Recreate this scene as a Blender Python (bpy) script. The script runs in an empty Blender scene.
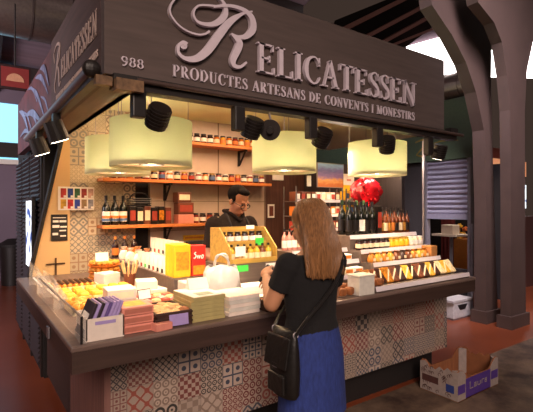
import bpy, bmesh, math, random
from mathutils import Vector, Matrix, Euler
random.seed(7)
scene = bpy.context.scene
COL = scene.collection
PI = math.pi
R = math.radians
# ---------------------------------------------------------------- camera
FPX, EYE, YAW = 434.0, 1.55, R(35.25)
cam_d = bpy.data.cameras.new('camera'); cam = bpy.data.objects.new('camera', cam_d); COL.objects.link(cam)
cam.location = (0, 0, EYE); cam.rotation_euler = (PI/2, 0, -YAW)
cam_d.sensor_width = 36; cam_d.lens = FPX/533*36; cam_d.clip_start = .05; cam_d.clip_end = 200
scene.camera = cam
FW = (math.sin(YAW), math.cos(YAW)); RT = (math.cos(YAW), -math.sin(YAW))
def ray(px, py):
    u = (px-266.5)/FPX; v = (206-py)/FPX
    return FW[0]+RT[0]*u, FW[1]+RT[1]*u, v
def onY(px, py, Y): a, b, c = ray(px, py); t = Y/b; return Vector((a*t, Y, EYE+c*t))
def onX(px, py, X): a, b, c = ray(px, py); t = X/a; return Vector((X, b*t, EYE+c*t))
def onZ(px, py, z): a, b, c = ray(px, py); t = (z-EYE)/c; return Vector((a*t, b*t, z))
# ---------------------------------------------------------------- mesh building
class MB:
    def __init__(s): s.v = []; s.f = []; s.m = []; s.mi = 0
    def add(s, vs, fs):
        o = len(s.v); s.v += [tuple(v) for v in vs]
        for f in fs: s.f.append(tuple(i+o for i in f)); s.m.append(s.mi)
        return s
    def box(s, c, size, rot=None, bev=0.0):
        x, y, z = size[0]/2, size[1]/2, size[2]/2
        if bev <= 0:
            vs = [(-x,-y,-z),(x,-y,-z),(x,y,-z),(-x,y,-z),(-x,-y,z),(x,-y,z),(x,y,z),(-x,y,z)]
            fs = [(0,3,2,1),(4,5,6,7),(0,1,5,4),(1,2,6,5),(2,3,7,6),(3,0,4,7)]
        else:
            bm = bmesh.new(); bmesh.ops.create_cube(bm, size=1)
            bmesh.ops.scale(bm, vec=(2*x,2*y,2*z), verts=bm.verts)
            bmesh.ops.bevel(bm, geom=bm.edges[:], offset=min(bev, .45*min(size)), segments=2, affect='EDGES', profile=.5)
            bm.verts.index_update(); vs = [v.co.copy() for v in bm.verts]; fs = [[v.index for v in f.verts] for f in bm.faces]; bm.free()
        Mx = Matrix.Identity(3)
        if rot is not None: Mx = rot if isinstance(rot, Matrix) else Euler(rot).to_matrix()
        c = Vector(c)
        return s.add([Mx @ Vector(v)+c for v in vs], fs)
    def span(s, lo, hi, bev=0.0):
        return s.box([(a+b)/2 for a, b in zip(lo, hi)], [abs(b-a) for a, b in zip(lo, hi)], None, bev)
    def tube(s, pts, rad, n=10, cap=True, closed=False):
        pts = [Vector(p) for p in pts]; k = len(pts)
        if not hasattr(rad, '__len__'): rad = [rad]*k
        rings = []; up = None
        for i in range(k):
            if closed: t = (pts[(i+1) % k]-pts[i-1])
            else: t = pts[min(i+1, k-1)]-pts[max(i-1, 0)]
            if t.length < 1e-9: t = Vector((0,0,1))
            t.normalize()
            if up is None: up = Vector((0,0,1)) if abs(t.z) < .9 else Vector((1,0,0))
            a = t.cross(up)
            if a.length < 1e-6: a = t.orthogonal()
            a.normalize(); b = a.cross(t).normalized(); up = b
            rings.append([pts[i]+(a*math.cos(2*PI*j/n)+b*math.sin(2*PI*j/n))*rad[i] for j in range(n)])
        vs = [v for r in rings for v in r]; fs = []
        for i in range(k if closed else k-1):
            i2 = (i+1) % k
            for j in range(n): fs.append((i*n+j, i*n+(j+1) % n, i2*n+(j+1) % n, i2*n+j))
        if cap and not closed: fs.append(tuple(range(n))[::-1]); fs.append(tuple((k-1)*n+j for j in range(n)))
        return s.add(vs, fs)
    def cyl(s, p0, p1, r0, r1=None, n=20, cap=True): return s.tube([p0, p1], [r0, r0 if r1 is None else r1], n, cap)
    def lathe(s, prof, c=(0,0,0), n=20, cap=True):
        c = Vector(c); vs = []; fs = []; k = len(prof)
        for r, z in prof:
            for j in range(n): vs.append(c+Vector((r*math.cos(2*PI*j/n), r*math.sin(2*PI*j/n), z)))
        for i in range(k-1):
            for j in range(n): fs.append((i*n+j, i*n+(j+1) % n, (i+1)*n+(j+1) % n, (i+1)*n+j))
        if cap: fs.append(tuple(range(n))[::-1]); fs.append(tuple((k-1)*n+j for j in range(n)))
        return s.add(vs, fs)
    def loft(s, rings, n=24):       # rings: (x,y,z,rx,ry)
        vs = []; fs = []; k = len(rings)
        for x, y, z, rx, ry in rings:
            for j in range(n): vs.append((x+rx*math.cos(2*PI*j/n), y+ry*math.sin(2*PI*j/n), z))
        for i in range(k-1):
            for j in range(n): fs.append((i*n+j, i*n+(j+1) % n, (i+1)*n+(j+1) % n, (i+1)*n+j))
        fs.append(tuple(range(n))[::-1]); fs.append(tuple((k-1)*n+j for j in range(n)))
        return s.add(vs, fs)
    def ell(s, c, r, Mx=None, n=16, m=10):
        vs = []; fs = []; Mx = Mx or Matrix.Identity(4)
        for i in range(m+1):
            a = PI*i/m-PI/2
            for j in range(n):
                b = 2*PI*j/n
                vs.append(Mx @ Vector((c[0]+r[0]*math.cos(a)*math.cos(b), c[1]+r[1]*math.cos(a)*math.sin(b), c[2]+r[2]*math.sin(a))))
        for i in range(m):
            for j in range(n): fs.append((i*n+j, i*n+(j+1) % n, (i+1)*n+(j+1) % n, (i+1)*n+j))
        return s.add(vs, fs)
    def cap(s, p0, p1, r0, r1, n=12):           # rounded tapered limb
        p0 = Vector(p0); p1 = Vector(p1); d = p1-p0; L = d.length; d = d/L if L > 1e-6 else Vector((0,0,1))
        pts = []; rad = []
        for a in (-90, -60, -30): pts.append(p0+d*r0*math.sin(R(a))); rad.append(max(r0*math.cos(R(a)), .0004))
        for q in (0, .33, .66, 1): pts.append(p0+d*L*q); rad.append(r0+(r1-r0)*q)
        for a in (30, 60, 90): pts.append(p1+d*r1*math.sin(R(a))); rad.append(max(r1*math.cos(R(a)), .0004))
        return s.tube(pts, rad, n)
    def prism(s, poly, org, ax, ay, az, depth):   # polygon in (ax,ay) plane, extruded along az
        org, ax, ay, az = map(Vector, (org, ax, ay, az)); k = len(poly)
        A = [org+ax*p[0]+ay*p[1] for p in poly]; B = [a+az*depth for a in A]
        fs = [tuple(range(k)), tuple(range(k, 2*k))[::-1]]
        for i in range(k): j = (i+1) % k; fs.append((i, i+k, j+k, j))
        return s.add(A+B, fs)
    def ribbon(s, pts, frame, depth, closed=False):   # pts: (u,v,width) in frame(org,ax,ay,az)
        org, ax, ay, az = frame; k = len(pts); L = []; Rr = []
        for i in range(k):
            a = pts[(i-1) % k] if (closed or i > 0) else pts[i]; b = pts[(i+1) % k] if (closed or i < k-1) else pts[i]
            tx, ty = b[0]-a[0], b[1]-a[1]; l = math.hypot(tx, ty) or 1; nx, ny = -ty/l, tx/l; w = pts[i][2]/2
            L.append((pts[i][0]+nx*w, pts[i][1]+ny*w)); Rr.append((pts[i][0]-nx*w, pts[i][1]-ny*w))
        P3 = lambda p, d: org+ax*p[0]+ay*p[1]+az*d
        vs = [P3(p, depth) for p in L]+[P3(p, depth) for p in Rr]+[P3(p, 0) for p in L]+[P3(p, 0) for p in Rr]
        fs = []
        for i in range(k if closed else k-1):
            j = (i+1) % k
            fs += [(i, k+i, k+j, j), (i, j, 2*k+j, 2*k+i), (k+j, k+i, 3*k+i, 3*k+j)]
        if not closed: fs += [(0, 2*k, 3*k, k), (k-1, 2*k-1, 4*k-1, 3*k-1)]
        return s.add(vs, fs)
    def mesh(s, name, mats, smooth=False):
        me = bpy.data.meshes.new(name); me.from_pydata(s.v, [], s.f)
        for m in (mats if isinstance(mats, (list, tuple)) else [mats]): me.materials.append(m)
        me.polygons.foreach_set('material_index', s.m)
        bm = bmesh.new(); bm.from_mesh(me); bmesh.ops.recalc_face_normals(bm, faces=bm.faces[:]); bm.to_mesh(me); bm.free()
        if smooth:
            me.polygons.foreach_set('use_smooth', [True]*len(me.polygons))
            try: me.set_sharp_from_angle(angle=R(40))
            except Exception: pass
        return me
    def build(s, name, mats, parent=None, smooth=False, label=None, loc=(0,0,0), rotz=0):
        o = bpy.data.objects.new(name, s.mesh(name, mats, smooth)); COL.objects.link(o)
        o.location = loc; o.rotation_euler = (0,0,rotz)
        if parent: o.parent = parent
        if label: o['label'] = label
        return o
def tag(o, label, cat, group=None, kind=None):
    o['label'] = label; o['category'] = cat
    if group: o['group'] = group
    if kind: o['kind'] = kind
    return o
def thing(name, label, cat, loc=(0,0,0), rotz=0, group=None):
    o = bpy.data.objects.new(name, None); COL.objects.link(o); o.empty_display_size = .05
    o.location = loc; o.rotation_euler = (0,0,rotz)
    return tag(o, label, cat, group)
def struct(name, mb, mat, label=None, cat=None):
    o = mb.build(name, mat); o['kind'] = 'structure'
    if label: o['label'] = label; o['category'] = cat or name.split('_')[0]
    return o
def dup(root, loc, rotz=None, label=None, group=None, scale=None):
    r = root.copy(); COL.objects.link(r); r.location = loc
    if rotz is not None: r.rotation_euler = (0,0,rotz)
    if label: r['label'] = label
    if group: r['group'] = group
    if scale: r.scale = scale
    for ch in list(root.children):
        c = ch.copy(); COL.objects.link(c); c.parent = r
        for g in list(ch.children):
            d = g.copy(); COL.objects.link(d); d.parent = c
    return r
def remat(root, part, mat):       # give one part of a copy its own colour
    for o in [root]+list(root.children):
        if o.name.split('.')[0] == part:
            me = o.data.copy(); o.data = me; me.materials[0] = mat
ORD = ['first','second','third','fourth','fifth','sixth','seventh','eighth','ninth','tenth','eleventh','twelfth','thirteenth','fourteenth','fifteenth','sixteenth','seventeenth','eighteenth','nineteenth','twentieth','twenty-first','twenty-second']
def remeshed(mb, name, mat, voxel, smooth_it=4, parent=None, factor=.5):
    tmp = bpy.data.objects.new('tmp', mb.mesh('tmp', mat)); COL.objects.link(tmp)
    m = tmp.modifiers.new('r', 'REMESH'); m.mode = 'VOXEL'; m.voxel_size = voxel; m.use_smooth_shade = True
    if smooth_it: q = tmp.modifiers.new('s', 'SMOOTH'); q.iterations = smooth_it; q.factor = factor
    dg = bpy.context.evaluated_depsgraph_get(); dg.update()
    me = bpy.data.meshes.new_from_object(tmp.evaluated_get(dg)); me.name = name
    bpy.data.objects.remove(tmp)
    me.materials.clear()
    me.materials.append(mat)
    me.polygons.foreach_set('use_smooth', [True]*len(me.polygons))
    o = bpy.data.objects.new(name, me); COL.objects.link(o)
    if parent: o.parent = parent
    return o
# ---------------------------------------------------------------- materials
def srgb(h):
    if isinstance(h, str): h = h.lstrip('#'); c = [int(h[i:i+2], 16)/255 for i in (0, 2, 4)]
    else: c = [x/255 for x in h]
    return tuple(x/12.92 if x <= .04045 else ((x+.055)/1.055)**2.4 for x in c)+(1,)
def mth(nt, op, a, b=0.0, c=0.0):
    n = nt.nodes.new('ShaderNodeMath'); n.operation = op
    for i, v in enumerate((a, b, c)):
        if isinstance(v, (int, float)): n.inputs[i].default_value = v
        else: nt.links.new(v, n.inputs[i])
    return n.outputs[0]
def mix(nt, f, a, b):
    n = nt.nodes.new('ShaderNodeMix'); n.data_type = 'RGBA'
    for i, v in ((0, f), (6, a), (7, b)):
        if isinstance(v, (int, float)): n.inputs[i].default_value = v
        elif isinstance(v, tuple): n.inputs[i].default_value = v
        else: nt.links.new(v, n.inputs[i])
    return n.outputs[2]
MATS = {}
def mat(name, col, rough=.6, metal=0, var=.12, scale=(30,30,30), emit=0, ecol=None, alpha=1, trans=0, sub=None, bump=0, spec=None, ior=None):
    if name in MATS: return MATS[name]
    m = bpy.data.materials.new(name); m.use_nodes = True; nt = m.node_tree; b = nt.nodes['Principled BSDF']
    c = srgb(col)
    if var > 0:
        tc = nt.nodes.new('ShaderNodeTexCoord'); mp = nt.nodes.new('ShaderNodeMapping'); mp.inputs['Scale'].default_value = scale
        nz = nt.nodes.new('ShaderNodeTexNoise'); nz.inputs['Scale'].default_value = 1; nz.inputs['Detail'].default_value = 4
        nt.links.new(tc.outputs['Object'], mp.inputs[0]); nt.links.new(mp.outputs[0], nz.inputs['Vector'])
        lo = tuple(x*(1-var) for x in c[:3])+(1,); hi = tuple(min(1, x*(1+var)) for x in c[:3])+(1,)
        f = mth(nt, 'MULTIPLY_ADD', nz.outputs['Fac'], 2.5, -.75)
        n = nt.nodes.new('ShaderNodeClamp'); nt.links.new(f, n.inputs[0])
        nt.links.new(mix(nt, n.outputs[0], lo, hi), b.inputs['Base Color'])
        if bump:
            bp = nt.nodes.new('ShaderNodeBump'); bp.inputs['Strength'].default_value = bump; bp.inputs['Distance'].default_value = .01
            nt.links.new(nz.outputs['Fac'], bp.inputs['Height']); nt.links.new(bp.outputs[0], b.inputs['Normal'])
    else: b.inputs['Base Color'].default_value = c
    b.inputs['Roughness'].default_value = rough; b.inputs['Metallic'].default_value = metal
    if spec is not None: b.inputs['Specular IOR Level'].default_value = spec
    if ior: b.inputs['IOR'].default_value = ior
    if emit: b.inputs['Emission Color'].default_value = srgb(ecol or col); b.inputs['Emission Strength'].default_value = emit
    if trans: b.inputs['Transmission Weight'].default_value = trans
    if alpha < 1: b.inputs['Alpha'].default_value = alpha
    MATS[name] = m
    return m
def translucent(name, col, amt=.6):
    m = bpy.data.materials.new(name); m.use_nodes = True; nt = m.node_tree; out = nt.nodes['Material Output']
    nt.nodes.remove(nt.nodes['Principled BSDF'])
    d = nt.nodes.new('ShaderNodeBsdfDiffuse'); t = nt.nodes.new('ShaderNodeBsdfTranslucent'); x = nt.nodes.new('ShaderNodeMixShader')
    nz = nt.nodes.new('ShaderNodeTexNoise'); nz.inputs['Scale'].default_value = 60
    c = mix(nt, nz.outputs['Fac'], tuple(v*.95 for v in srgb(col)[:3])+(1,), srgb(col))
    nt.links.new(c, d.inputs[0]); nt.links.new(c, t.inputs[0]); x.inputs[0].default_value = amt
    nt.links.new(d.outputs[0], x.inputs[1]); nt.links.new(t.outputs[0], x.inputs[2]); nt.links.new(x.outputs[0], out.inputs[0])
    return m
def tile_mat(name, plane, size, base, inks, strength=1.0, rough=.35):
    """patchwork of hydraulic tiles; plane 'XZ' or 'YZ'"""
    m = bpy.data.materials.new(name); m.use_nodes = True; nt = m.node_tree; b = nt.nodes['Principled BSDF']
    tc = nt.nodes.new('ShaderNodeTexCoord'); sp = nt.nodes.new('ShaderNodeSeparateXYZ'); nt.links.new(tc.outputs['Object'], sp.inputs[0])
    u = mth(nt, 'DIVIDE', sp.outputs[0 if plane == 'XZ' else 1], size); v = mth(nt, 'DIVIDE', sp.outputs[2], size)
    u = mth(nt, 'ADD', u, 50.0); v = mth(nt, 'ADD', v, 50.0)
    cu = mth(nt, 'FLOOR', u); cv = mth(nt, 'FLOOR', v); fu = mth(nt, 'FRACT', u); fv = mth(nt, 'FRACT', v)
    def rnd(o):
        cb = nt.nodes.new('ShaderNodeCombineXYZ'); nt.links.new(cu, cb.inputs[0]); nt.links.new(cv, cb.inputs[1]); cb.inputs[2].default_value = o
        w = nt.nodes.new('ShaderNodeTexWhiteNoise'); nt.links.new(cb.outputs[0], w.inputs[0]); return w.outputs['Value']
    r1, r2, r3, r4 = rnd(1.5), rnd(2.5), rnd(3.5), rnd(4.5)
    n = mth(nt, 'ADD', mth(nt, 'FLOOR', mth(nt, 'MULTIPLY', r4, 3.0)), 2.0)       # motif repeats 2..3
    au = mth(nt, 'ABSOLUTE', mth(nt, 'SUBTRACT', mth(nt, 'FRACT', mth(nt, 'MULTIPLY', fu, n)), .5))
    av = mth(nt, 'ABSOLUTE', mth(nt, 'SUBTRACT', mth(nt, 'FRACT', mth(nt, 'MULTIPLY', fv, n)), .5))
    ln = mth(nt, 'SQRT', mth(nt, 'ADD', mth(nt, 'MULTIPLY', au, au), mth(nt, 'MULTIPLY', av, av)))
    ring = mth(nt, 'LESS_THAN', mth(nt, 'ABSOLUTE', mth(nt, 'SUBTRACT', ln, .36)), .1)
    dia = mth(nt, 'LESS_THAN', mth(nt, 'ABSOLUTE', mth(nt, 'SUBTRACT', mth(nt, 'ADD', au, av), .5)), .13)
    crs = mth(nt, 'LESS_THAN', mth(nt, 'ABSOLUTE', mth(nt, 'SUBTRACT', au, av)), .1)
    dot = mth(nt, 'LESS_THAN', ln, .2)
    st = mth(nt, 'MAXIMUM', dot, mth(nt, 'GREATER_THAN', mth(nt, 'MAXIMUM', au, av), .43))
    chk = mth(nt, 'GREATER_THAN', mth(nt, 'MULTIPLY', mth(nt, 'SUBTRACT', au, .25), mth(nt, 'SUBTRACT', av, .25)), 0.0)
    pats = [mth(nt, 'MAXIMUM', ring, mth(nt, 'LESS_THAN', ln, .1)), mth(nt, 'MAXIMUM', dia, mth(nt, 'LESS_THAN', ln, .12)), mth(nt, 'MAXIMUM', crs, dot), st, chk]
    f = pats[0]
    for i, p in enumerate(pats[1:]):
        sel = mth(nt, 'GREATER_THAN', r1, (i+1)/len(pats))
        f = mth(nt, 'ADD', mth(nt, 'MULTIPLY', f, mth(nt, 'SUBTRACT', 1.0, sel)), mth(nt, 'MULTIPLY', p, sel))
    ink = srgb(inks[0])
    for i, c in enumerate(inks[1:]): ink = mix(nt, mth(nt, 'GREATER_THAN', r2, (i+1)/len(inks)), ink, srgb(c))
    bs = mix(nt, r3, tuple(x*.72 for x in srgb(base)[:3])+(1,), srgb(base))
    f = mth(nt, 'MULTIPLY', f, mth(nt, 'MULTIPLY_ADD', r3, .15*strength, .85*strength))
    colr = mix(nt, f, bs, ink)
    edge = mth(nt, 'GREATER_THAN', mth(nt, 'MAXIMUM', mth(nt, 'ABSOLUTE', mth(nt, 'SUBTRACT', fu, .5)), mth(nt, 'ABSOLUTE', mth(nt, 'SUBTRACT', fv, .5))), .485)
    colr = mix(nt, mth(nt, 'MULTIPLY', edge, .5), colr, srgb('#6a5f56'))
    nt.links.new(colr, b.inputs['Base Color']); b.inputs['Roughness'].default_value = rough
    MATS[name] = m; return m
def grid_mat(name, col, grout, su, sv, plane='XZ', rough=.3, lw=.03):
    m = bpy.data.materials.new(name); m.use_nodes = True; nt = m.node_tree; b = nt.nodes['Principled BSDF']
    tc = nt.nodes.new('ShaderNodeTexCoord'); sp = nt.nodes.new('ShaderNodeSeparateXYZ'); nt.links.new(tc.outputs['Object'], sp.inputs[0])
    iu, iv = {'XZ': (0, 2), 'YZ': (1, 2), 'XY': (0, 1)}[plane]
    e = None
    for i, s_ in ((iu, su), (iv, sv)):
        if not s_: continue
        q = mth(nt, 'GREATER_THAN', mth(nt, 'ABSOLUTE', mth(nt, 'SUBTRACT', mth(nt, 'FRACT', mth(nt, 'DIVIDE', mth(nt, 'ADD', sp.outputs[i], 20.0), s_)), .5)), .5-lw)
        e = q if e is None else mth(nt, 'MAXIMUM', e, q)
    nz = nt.nodes.new('ShaderNodeTexNoise'); nz.inputs['Scale'].default_value = 6; nt.links.new(tc.outputs['Object'], nz.inputs['Vector'])
    c = srgb(col); base = mix(nt, nz.outputs['Fac'], tuple(x*.8 for x in c[:3])+(1,), tuple(min(1, x*1.15) for x in c[:3])+(1,))
    nt.links.new(mix(nt, e, base, srgb(grout)), b.inputs['Base Color']); b.inputs['Roughness'].default_value = rough
    MATS[name] = m; return m
W_ = lambda n, c, r=.5, v=.3, axis='x', **k: mat(n, c, r, var=v, scale={'x': (3, 40, 40), 'y': (40, 3, 40), 'z': (40, 40, 3)}[axis], **k)
m_sign = W_('sign board dark wood', '#524440', .7, .16)
m_signside = W_('sign board side wood', '#4a3632', .7, .25, 'y')
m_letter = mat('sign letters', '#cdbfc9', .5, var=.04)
m_lettershade = mat('sign letters with shade in colour', '#b39c92', .5, var=.04)  # darker copy of the front letters, shade put into the colour
m_black = mat('black metal', '#1c1614', .45, var=.1)
m_rail = mat('rail metal', '#55443f', .35, .4, var=.1)
m_grey = mat('grey metal', '#8a8388', .4, .6, var=.1)
m_wtop = W_('worktop wood', '#6b5850', .4, .22)
m_wtopy = W_('worktop wood side', '#6b5850', .4, .22, 'y')
m_apron = W_('worktop apron', '#3b2a24', .5, .25)
m_side = W_('side panel wood', '#7d5750', .55, .2, 'z')
m_dark = mat('dark plinth', '#150f0e', .7, var=.1)
m_tile = tile_mat('front tiles', 'XZ', .145, '#b09c8e', ['#1c1e2a', '#6b2a2a', '#33302f', '#7d6a5e', '#3a4152', '#8a3b30'], 1.0)
m_btile = tile_mat('wall tiles', 'XZ', .16, '#d2c0a2', ['#6a5a4c', '#8a5b3c', '#55606b', '#a8997f', '#4a4a52'], .75, .45)
m_white = grid_mat('white wall tiles', '#c9b2a0', '#857262', .62, .3, 'XZ', .25, .012)
m_cream = mat('cream wall paint', '#d9b27c', .7, var=.06, scale=(2,2,2))
m_wood = W_('wood wall boards', '#53342a', .55, .3, 'z')
m_dwood = W_('dark slatted wall', '#2b211f', .6, .35, 'z')
m_shelf = W_('orange pine shelf', '#c9763a', .5, .15)
m_ceil = mat('stall ceiling paint', '#e4e6b4', .8, var=.05, scale=(1,1,1))
m_steel = mat('brushed steel ledge', '#6f6159', .4, .3, var=.15, scale=(3,40,40))
m_shade = translucent('lamp shade fabric', '#d4d6bc', .5)
m_diff = translucent('lamp diffuser', '#fbece0', .75)
m_bulb = mat('lit bulb', '#ffe6b8', .4, var=0, emit=14, ecol='#ffdca8')
m_lens = mat('lit spotlight lens', '#fff0d8', .4, var=0, emit=6, ecol='#ffeccc')
m_glass = mat('clear acrylic', '#fff6ea', .08, var=0, alpha=.16, spec=.5)
m_paper = mat('white paper', '#efe8dd', .7, var=.03)
m_whiteb = mat('white carton', '#dccdc0', .6, var=.05)
m_plastic = mat('white plastic film', '#cfc8c2', .35, var=.05, alpha=.93)
m_tagw = mat('price strip', '#d8ccd0', .5, var=.03)
m_green = mat('bright green tag', '#3fc24a', .5, var=.03)
m_skin = mat('skin', '#b5805f', .5, var=.06, scale=(12,12,12))
m_skinm = mat('skin of the man', '#a87256', .5, var=.06, scale=(12,12,12))
m_hairw = mat('long light brown hair', '#7a5433', .42, var=.45, scale=(160,160,3), bump=.3)
m_hairm = mat('short dark hair', '#0d0807', .9, var=.3, scale=(150,150,30), spec=.15)
m_blackc = mat('black cotton', '#0b080a', .95, var=.2, scale=(60,60,60), bump=.2)
m_denim = mat('blue denim', '#20306e', .9, var=.25, scale=(90,90,25), bump=.2)
m_bag = mat('black leather', '#161312', .4, var=.2, scale=(50,50,50), bump=.2)
m_shirtm = mat('brown grey polo cotton', '#1e1614', .95, spec=.2, var=.15, scale=(60,60,60))
m_apr = mat('dark apron cloth', '#1d1a1d', .85, var=.15)
# ================================================================ SETTING
FY, SX = 1.974, .384          # front and left edges of the worktop
def floor_mats():
    m = bpy.data.materials.new('red polished floor'); m.use_nodes = True; nt = m.node_tree; b = nt.nodes['Principled BSDF']
    tc = nt.nodes.new('ShaderNodeTexCoord'); nz = nt.nodes.new('ShaderNodeTexNoise'); nz.inputs['Scale'].default_value = 1.3; nz.inputs['Detail'].default_value = 6
    nt.links.new(tc.outputs['Object'], nz.inputs['Vector'])
    nt.links.new(mix(nt, nz.outputs['Fac'], srgb('#572413'), srgb('#8a4528')), b.inputs['Base Color'])
    b.inputs['Roughness'].default_value = .3
    g = bpy.data.materials.new('mottled grey brown floor'); g.use_nodes = True; nt = g.node_tree; b = nt.nodes['Principled BSDF']
    tc = nt.nodes.new('ShaderNodeTexCoord'); nz = nt.nodes.new('ShaderNodeTexNoise'); nz.inputs['Scale'].default_value = 3; nz.inputs['Detail'].default_value = 9; nz.inputs['Roughness'].default_value = .7
    nt.links.new(tc.outputs['Object'], nz.inputs['Vector'])
    f = nt.nodes.new('ShaderNodeMapRange'); f.inputs[1].default_value = .35; f.inputs[2].default_value = .65; nt.links.new(nz.outputs['Fac'], f.inputs[0])
    nt.links.new(mix(nt, f.outputs[0], srgb('#3a2a24'), srgb('#76604f')), b.inputs['Base Color']); b.inputs['Roughness'].default_value = .6
    return m, g
m_redfloor, m_greyfloor = floor_mats()
struct('floor', MB().span((-6, -5, -.1), (14, 2.36, 0)), m_greyfloor)
struct('floor', MB().span((-6, 2.36, -.1), (14, 14, 0)), m_redfloor)
# stall shell
BY = 4.2
struct('wall_back', MB().span((1.55, BY, 0), (2.95, BY+.08, 2.7)), m_white)
struct('wall_back', MB().span((.72, BY, 0), (1.40, BY+.08, 2.7)), m_btile)
struct('wall_back', MB().span((2.95, BY, 0), (3.63, BY+.08, 2.7)), m_wood)
struct('wall_back', MB().span((1.40, BY+.06, 0), (1.55, BY+.1, 2.7)), m_dark)
# slanted cream cheek closing the left end of the stall
cheek = [(.458, .83), (.8, .83), (.8, 2.14), (.745, 2.14), (.462, .85)]
struct('wall_left', MB().prism(cheek, (0, BY-.04, 0), (1,0,0), (0,0,1), (0,1,0), .04), m_cream)
struct('trim_1', MB().prism([(.435, .8), (.462, .8), (.748, 2.14), (.72, 2.14)], (0, BY-.07, 0), (1,0,0), (0,0,1), (0,1,0), .08), m_black)
struct('wall_right', MB().span((3.55, 2.72, 0), (3.6, BY, 2.02)), m_dwood)
struct('trim_2', MB().span((3.54, 2.46, .9), (3.56, 2.48, 2.16)), m_grey)
struct('ceiling', MB().span((3.12, 2.6, 2.46), (3.4, 3.3, 2.5)), m_ceil)
struct('ceiling', MB().span((3.12, 3.3, 2.46), (4.9, 5.2, 2.5)), m_ceil)
struct('ceiling', MB().span((.75, 2.1, 2.46), (3.12, BY+.08, 2.5)), m_ceil)
sof = MB().span((.54, 2.03, 2.15), (.75, BY, 2.19)); sof.span((.71, 2.1, 2.15), (.75, BY, 2.5)); struct('trim_3', sof, mat('soffit board', '#5d4638', .6, var=.2, scale=(40,3,40)))
struct('trim_4', MB().span((.6, 2.03, 2.1), (3.07, 2.12, 2.62)), m_black) if False else None
# stall counter
ct = thing('counter', 'L-shaped market counter with dark wooden worktop and patterned tile front', 'counter', (0,0,0))
b = MB().span((SX, FY, .925), (3.563, 2.95, .95), .006); b.build('worktop', m_wtop, ct)
b = MB().span((SX, 2.95, .925), (1.45, BY-.05, .95), .004); b.build('worktop', m_wtopy, ct)
b = MB().span((SX+.004, FY+.004, .832), (3.56, FY+.05, .926)); b.build('apron', m_apron, ct)
b = MB().span((SX+.004, FY+.05, .832), (SX+.05, BY-.05, .926)); b.build('apron', m_apron, ct)
b = MB().span((.64, 2.31, .25), (3.67, 2.36, .832)); b.build('tiled_panel', m_tile, ct)
b = MB().span((.608, 2.308, .1), (.64, 3.15, .832)); b.build('side_panel', m_side, ct)
b = MB().span((.615, 3.15, .1), (.64, BY-.05, .832)); b.build('side_panel', m_apron, ct)
b = MB().span((.66, 2.42, 0), (3.6, 2.46, .25)); b.span((.66, 2.46, 0), (.7, BY-.05, .25)); b.build('plinth', m_dark, ct)
b = MB().span((3.6, 2.36, .25), (3.66, 2.95, .925)); b.build('end_panel', m_apron, ct)
bb = MB().box((SX-.004, 2.53, .885), (.012, .05, .06), None, .003); bb.build('socket', m_grey, ct)
# ---------------------------------------------------------------- sign lettering: strokes of a roman serif
def crv(pts, k=5, closed=False):
    out = []; n = len(pts)
    for i in range(n if closed else n-1):
        p = [pts[(i+j) % n] if closed else pts[min(max(i+j, 0), n-1)] for j in (-1, 0, 1, 2)]
        for q in range(k):
            t = q/k
            out.append(tuple(.5*((2*p[1][c])+(-p[0][c]+p[2][c])*t+(2*p[0][c]-5*p[1][c]+4*p[2][c]-p[3][c])*t*t+(-p[0][c]+3*p[1][c]-3*p[2][c]+p[3][c])*t**3) for c in range(3)))
    if not closed: out.append(tuple(pts[-1]))
    return out
T_, t_ = .165, .06
def L_(x0, y0, x1, y1, w): return [(x0, y0, w), (x1, y1, w)]
def stem(x, top=True, bot=True, w=T_, y0=0, y1=1):
    o = [L_(x, y0, x, y1, w)]
    if bot: o.append(L_(x-.17, y0+.025, x+.17, y0+.025, .05))
    if top: o.append(L_(x-.17, y1-.025, x+.17, y1-.025, .05))
    return o
def ser(x, y): return L_(x-.16, y, x+.16, y, .05)
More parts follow.
